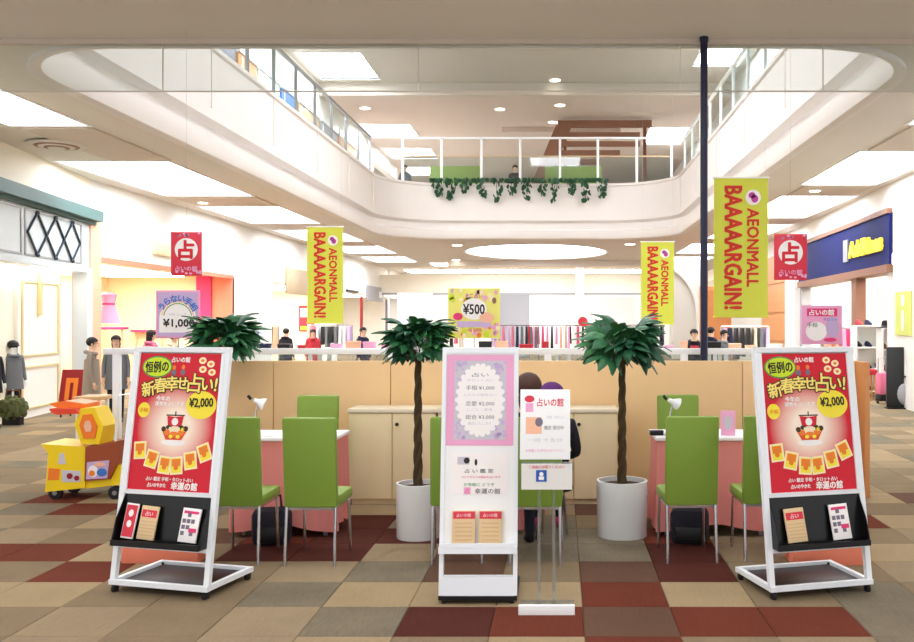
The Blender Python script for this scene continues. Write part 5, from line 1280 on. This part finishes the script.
def garment_rack(x, y, W, cols, label, rz=0.0):
    t = thing('garment_rack', label, 'clothes rack', (x, y, 0), rz, 'distant garment racks')
    for sx in (-1, 1): MB().tube([(sx * W / 2, 0, 0), (sx * W / 2, 0, 1.5)], .02, 6).build('post', 'chrome', t); MB().box(sx * W / 2 - .03, sx * W / 2 + .03, -.25, .25, 0, .04).build('foot', 'chrome', t)
    MB().tube([(-W / 2, 0, 1.5), (W / 2, 0, 1.5)], .018, 6).build('rail', 'chrome', t)
    n = int(W / .16)
    for i in range(n):
        g = W * (-.5 + (i + .5) / n); h = rs.uniform(.55, .95)
        b = MB().hexa([(g - .05, -.26, 1.44 - h), (g + .05, -.26, 1.44 - h), (g + .05, .26, 1.44 - h), (g - .05, .26, 1.44 - h), (g - .03, -.2, 1.46), (g + .03, -.2, 1.46), (g + .03, .2, 1.46), (g - .03, .2, 1.46)]); b.build('garment', rs.choice(cols), t)
RED = ['coat_red', 'hot_pink', 'pink', 'white', 'black', 'peach']; MIX = ['white', 'coat_grey', 'lavender', 'coat_pink', 'black', 'coat_beige', 'coat_navy']
for i, (px, Z, W, cl, lb) in enumerate(((515, 31.5, 1.6, MIX, 'garment rack of grey and white clothes just right of the 500 yen board'), (552, 33, 1.8, RED, 'garment rack of red and pink clothes below the oval light'), (590, 31, 1.6, RED, 'garment rack of red clothes behind the right potted tree'), (640, 33, 1.7, MIX, 'garment rack of mixed clothes right of the right potted tree'),
        (440, 34, 1.7, MIX, 'garment rack of mixed clothes left of the 500 yen board'), (745, 25.0, 1.3, MIX, 'garment rack under the largest yellow banner'), (838, 21.5, .7, RED, 'garment rack of pink clothes inside the shoe shop'), (330, 33, 1.6, MIX, 'garment rack of mixed clothes under the left yellow banner'), (260, 29.6, 1.2, RED, 'garment rack of pink clothes by the white pier at left'))):
    garment_rack(wx(px, Z), Z, W, cl, lb)
# low white display tables with small goods just behind the guard frame
def goods_table(x, y, W, label, idx):
    t = thing('display_table', label, 'display table', (x, y, 0), 0, 'long white display tables')
    MB().cbox(-W / 2, W / 2, -.35, .35, 1.10, 1.15, .01).build('top', 'white', t); MB().box(-W / 2 + .03, W / 2 - .03, -.3, .3, .55, .58).build('lower_shelf', 'white', t)
    for sx in (-1, 1):
        for sy in (-1, 1): MB().box(sx * (W / 2 - .05) - .03, sx * (W / 2 - .05) + .03, sy * .3 - .03, sy * .3 + .03, 0, 1.1).build('leg', 'white', t)
    xx = -W / 2 + .15; j = 0
    while xx < W / 2 - .12:
        w_ = rs.uniform(.1, .24); h = rs.uniform(.08, .17); m_ = rs.choice(['black', 'black', 'purple_grey', 'coat_red', 'white', 'peach', 'pink', 'coat_navy', 'cream']); j += 1
        g = thing('gift_box', 'small %s box, %s from left on the %s' % (MN[m_], ORD[j - 1], label.replace('white display ', '')), 'box', (x + xx + w_ / 2, y + rs.uniform(-.1, .05), 1.151), rs.uniform(-.1, .1), 'small boxes on the white display tables')
        MB().cbox(-w_ / 2, w_ / 2, -.08, .08, 0, h * .8, .006).build('box_body', m_, g); MB().cbox(-w_ / 2 - .004, w_ / 2 + .004, -.084, .084, h * .72, h, .006).build('lid', m_, g)
        xx += w_ + rs.uniform(.05, .25)
MN = {'black': 'black', 'purple_grey': 'grey', 'coat_red': 'red', 'white': 'white', 'peach': 'peach', 'pink': 'pink', 'coat_navy': 'navy', 'cream': 'cream'}
for i, (xa_, xb_) in enumerate(((232, 318), (322, 398), (470, 560), (566, 650), (655, 715), (720, 775))):
    A_, B_ = wx(xa_, 15.6), wx(xb_, 15.6); goods_table((A_ + B_) / 2, 15.6, B_ - A_, ['white display table left of the left tree', 'white display table at the left tree', 'white display table behind the middle stand', 'white display table behind the right tree', 'white display table left of the black pole', 'white display table right of the black pole'][i], i)
# signs and panels at the far end
t = thing('white_panel_board', 'tall white panel board among the far racks', 'board', (wx(549, 36), 36, 0)); MB().cbox(-.5, .5, -.03, .03, .3, 2.6, .01).build('panel', 'white', t)
for sx in (-1, 1): MB().box(sx * .4 - .03, sx * .4 + .03, -.2, .2, 0, .3).build('foot', 'grey_metal', t)
t = thing('red_sale_sign', 'red heart-like sale sign on a pole by the far slim column', 'sign', (wx(586, 30), 30, 0)); MB().disc(-.1, .08, .16, .16, 0, .03, 18).disc(.12, -.12, .16, .16, 0, .03, 18).xf(Matrix.Translation((0, 0, 1.55)) @ Matrix.Rotation(PI / 2, 4, 'X')).build('sign_face', 'red_sign', t); MB().tube([(0, .02, 0), (0, .02, 1.5)], .015, 6).build('pole', 'grey_metal', t); MB().lathe([(.2, 0), (.2, .02)], n=16).build('base', 'grey_metal', t)
for px, ya, yb, m_, lb in ((512, 294, 322, 'grey_panel', 'grey partition board at the far left of the end shop'), (620, 296, 316, 'off_white', 'pale partition board right of the far slim column'), (415, 292, 318, 'shop_grey', 'pale grey partition board beyond the left tree')):
    Z = 42; t = thing('partition_board', lb, 'board', (wx(px, Z), Z, 0)); MB().cbox(-.8, .8, -.04, .04, 0.05, wz(ya, Z), .01).build('panel', m_, t); MB().box(-.82, .82, -.15, .15, 0, .05).build('foot', 'grey_metal', t)

# ================================================================== UPPER FLOOR FITTINGS
t = thing('upper_railing', 'white post and glass railing along the far edge of the upper floor', 'railing', (0, VF + .13, 6.12))
ux = [wx(x, VF) for x in (402, 441, 481, 520, 560, 598, 637, 672)]
for x in ux: MB().box(x - .04, x + .04, -.03, .03, 0, 1.5).build('post', 'frame_white', t)
MB().box(ux[0], ux[-1], -.03, .03, 1.47, 1.53).build('top_rail', 'frame_white', t); MB().box(ux[0], ux[-1], -.02, .02, .88, .93).build('middle_rail', 'tan', t)
for i in range(len(ux) - 1): MB().box(ux[i] + .05, ux[i + 1] - .05, -.006, .006, .05, .88).build('pane', 'rail_glass', t)
for side, X in (('left', VL - .13), ('right', VR + .13)):
    t = thing('upper_railing', 'metal and glass railing along the %s edge of the upper floor' % side, 'railing', (X, 0, 6.12))
    ys = [12.2 + 1.55 * k for k in range(11)]
    for y in ys: MB().box(-.03, .03, y - .03, y + .03, 0, 1.05).build('post', 'chrome' if side == 'left' else 'frame_white', t)
    MB().box(-.035, .035, ys[0] - .1, ys[-1] + .1, 1.03, 1.09).build('top_rail', 'grey_metal' if side == 'left' else 'frame_white', t)
    for i in range(len(ys) - 1): MB().box(-.006, .006, ys[i] + .04, ys[i + 1] - .04, .06, 1.0).build('pane', 'rail_glass', t)
for xa_, xb_, lb in ((430, 482, 'left lime green screen behind the upper railing'), (545, 602, 'right lime green screen behind the upper railing')):
    Z = 31.2; t = thing('green_screen', lb, 'screen', (wx((xa_ + xb_) / 2, Z), Z, 5.5), 0, 'lime green screens'); W = wx(xb_, Z) - wx(xa_, Z)
    MB().cbox(-W / 2, W / 2, -.05, .05, .05, 1.40, .02).build('panel', 'lime', t); MB().box(-W / 2, W / 2, -.2, .2, 0, .05).build('foot', 'grey_metal', t)
# ivy trailing over the parapet
def ivy_leaf(b, p, r_, rn):
    a = rn.uniform(0, 2 * PI); M = Matrix.Translation(p) @ Euler((rn.uniform(-.6, .6), rn.uniform(-.6, .6), a)).to_matrix().to_4x4()
    st = len(b.v); b.add([(0, -.006, r_), (r_ * .8, -.02, r_ * .3), (r_ * .5, -.006, -r_ * .8), (0, .0, -r_ * 1.1), (-r_ * .5, -.006, -r_ * .8), (-r_ * .8, -.02, r_ * .3), (0, .012, 0)], [(6, 0, 1), (6, 1, 2), (6, 2, 3), (6, 3, 4), (6, 4, 5), (6, 5, 0)]); b.xf(M, st)
ivn = ['first', 'second', 'third', 'fourth', 'fifth', 'sixth', 'seventh', 'eighth', 'ninth', 'tenth', 'eleventh', 'twelfth']
for i in range(12):
    px = 437 + 15 * i; rn = random.Random(40 + i); L = (.45, .6, .35, .5, .65, .4, .55, .45, .68, .38, .62, .5)[i]
    t = thing('ivy_strand', '%s trailing ivy strand from the left over the upper parapet' % ivn[i], 'plant', (wx(px, VF - .1), VF + .03, 6.15), 0, 'ivy over the parapet')
    b = MB(); P = [(0, .05, -.02), (0, -.10, .04), (rn.uniform(-.05, .05), -.16, -.1), (rn.uniform(-.12, .12), -.16, -L)]
    b.tube(P, .008, 5); b.build('vine', 'bark', t); b = MB()
    for q in range(26):
        s = rn.random(); ivy_leaf(b, (rn.uniform(-.2, .2) * (1 - .6 * s) + P[3][0] * s, -.18 + rn.uniform(-.04, .03), .06 - (L + .06) * s), rn.uniform(.05, .09), rn)
    for q in range(10): ivy_leaf(b, (rn.uniform(-.26, .26), rn.uniform(-.16, .05), .08), .08, rn)
    o = b.build('leaves', 'leaf_dark', t); o['kind'] = 'stuff'
# wooden slat feature on the far upper wall
t = thing('wood_slat_feature', 'brown wooden slanted beam with horizontal slats on the upper floor', 'wood feature', (0, 34.9, 5.5))
def A36(x, y): return (wx(x, 34.9), 0, wz(y, 34.9) - 5.5)
b = MB(); p0, p1, p2, p3 = A36(530, 186), A36(546, 186), A36(572, 124), A36(556, 124)
b.add([p0, p1, p2, p3] + [(p[0], .3, p[2]) for p in (p0, p1, p2, p3)], [(0, 1, 2, 3), (7, 6, 5, 4), (0, 4, 5, 1), (1, 5, 6, 2), (2, 6, 7, 3), (3, 7, 4, 0)]); b.build('slanted_beam', 'wood_brown', t)
for ya, yb, xa_, xb_ in ((119, 126, 558, 652), (131, 136, 556, 640), (140, 145, 552, 640), (149, 154, 548, 620), (158, 163, 545, 600)):
    q0, q1 = A36(xa_, yb), A36(xb_, ya); MB().box(q0[0], q1[0], .02, .2, q0[2], q1[2]).build('slat', 'wood_brown', t)
MB().box(A36(565, 0)[0] - .06, A36(565, 0)[0] + .06, .05, .2, 0, wz(126, 34.9) - 5.5).build('post', 'dark_wood', t); MB().box(A36(645, 0)[0] - .06, A36(645, 0)[0] + .06, .05, .2, 0, wz(126, 34.9) - 5.5).build('post', 'dark_wood', t)
# upper left and right shopfront boards
ub = [(18.2, 20.4, 'off_white', 'white'), (20.6, 23.0, 'purple_grey', 'purple grey'), (23.2, 24.6, 'wood_orange', 'orange wood'), (24.8, 26.6, 'white', 'bright white'), (26.8, 28.4, 'blue_print', 'blue'), (28.6, 31.0, 'tan', 'tan'), (31.2, 33.5, 'grey_panel', 'mid grey'), (33.7, 36.5, 'peach', 'peach'), (36.8, 40, 'white_wall', 'pale')]
for ya, yb, m_, lb in ub:
    t = thing('upper_shop_board', '%s shopfront board on the left of the upper floor' % lb, 'shop front', (-8.1, ya, 5.5), 0, 'upper left shopfronts')
    MB().cbox(-.1, 0, 0, yb - ya, 0, 2.95, .02).build('board', m_, t); MB().box(-.1, .04, 0, yb - ya, 2.95, 3.2).build('header', 'white', t); MB().box(0, .02, .2, .25, 0, 2.9).build('mullion', 'white', t)
struct(MB().box(-8.5, -8.15, 14, 46, 8.7, UC).build('wall_upper_left_bulkhead', 'white_wall'))
struct(MB().box(5.9, 6.2, 12, 50, 5.5, UC).build('wall_upper_right_front', 'white_wall'))
for ya, m_, lb in ((16, 'grey_panel', 'grey'), (19, 'peach', 'peach'), (22, 'yellow', 'yellow'), (25, 'off_white', 'white')):
    t = thing('upper_shop_board', '%s shopfront board on the right of the upper floor' % lb, 'shop front', (5.89, ya, 5.5), 0, 'upper right shopfronts'); MB().cbox(-.08, 0, 0, 2.4, 0, 2.6, .02).build('board', m_, t); MB().box(-.1, 0, 0, 2.4, 2.6, 2.8).build('header', 'white', t)

# ---------------- downlights, vent, sprinkler-like fittings
def downlight(x, y, zc, r_, label):
    t = thing('downlight', label, 'ceiling light', (x, y, zc), 0, 'round recessed downlights')
    MB().lathe([(r_ * 1.25, -.012), (r_ * 1.25, 0), ], n=20).build('trim_ring', 'white', t); MB().lathe([(r_, -.02), (r_, -.012)], n=20).build('lens', 'lamp_lens', t)
for px, py, lb in ((457, 244, 'small downlight left of the oval light, upper one'), (456, 259, 'small downlight left of the oval light, lower one'), (630, 243, 'small downlight right of the oval light'), (603, 260, 'small downlight at the lower right of the oval light'), (815, 188, 'downlight above the navy shop sign'), (203, 200, 'downlight above the red hanging sign at left')):
    Z = F * (CE - HC) / (320 - py); downlight(wx(px, Z), Z, CE - (.0 if px not in (815, 203) else .031), .10 if Z < 25 else .17, lb)
for px, py, lb in ((555, 79, 'upper ceiling downlight nearest the centre'), (365, 107, 'upper ceiling downlight at the left'), (560, 104, 'upper ceiling downlight beyond the brown beam'), (553, 121, 'upper ceiling downlight above the wooden slats'), (687, 85, 'upper ceiling downlight beside the black pole'), (500, 108, 'upper ceiling downlight left of the wooden slats')):
    for zc in (UC, UC - .35):
        Z = F * (zc - HC) / (320 - py)
        if (Z < 31 and zc == UC) or (Z > 31.4 and zc < UC): downlight(wx(px, Z), Z, zc, .17, lb); break
t = thing('ceiling_diffuser', 'round slotted air diffuser in the left ceiling strip', 'air vent', (wx(55, 13.9), 13.95, CE - .03))
for k, (a, m_) in enumerate(((.42, 'ceiling_paint'), (.33, 'wood_brown'), (.27, 'ceiling_paint'), (.19, 'wood_brown'), (.13, 'ceiling_paint'))): MB().lathe([(a * .92, -.02 - .01 * k), (a, -.008 * k)], n=32).build('ring', m_, t)
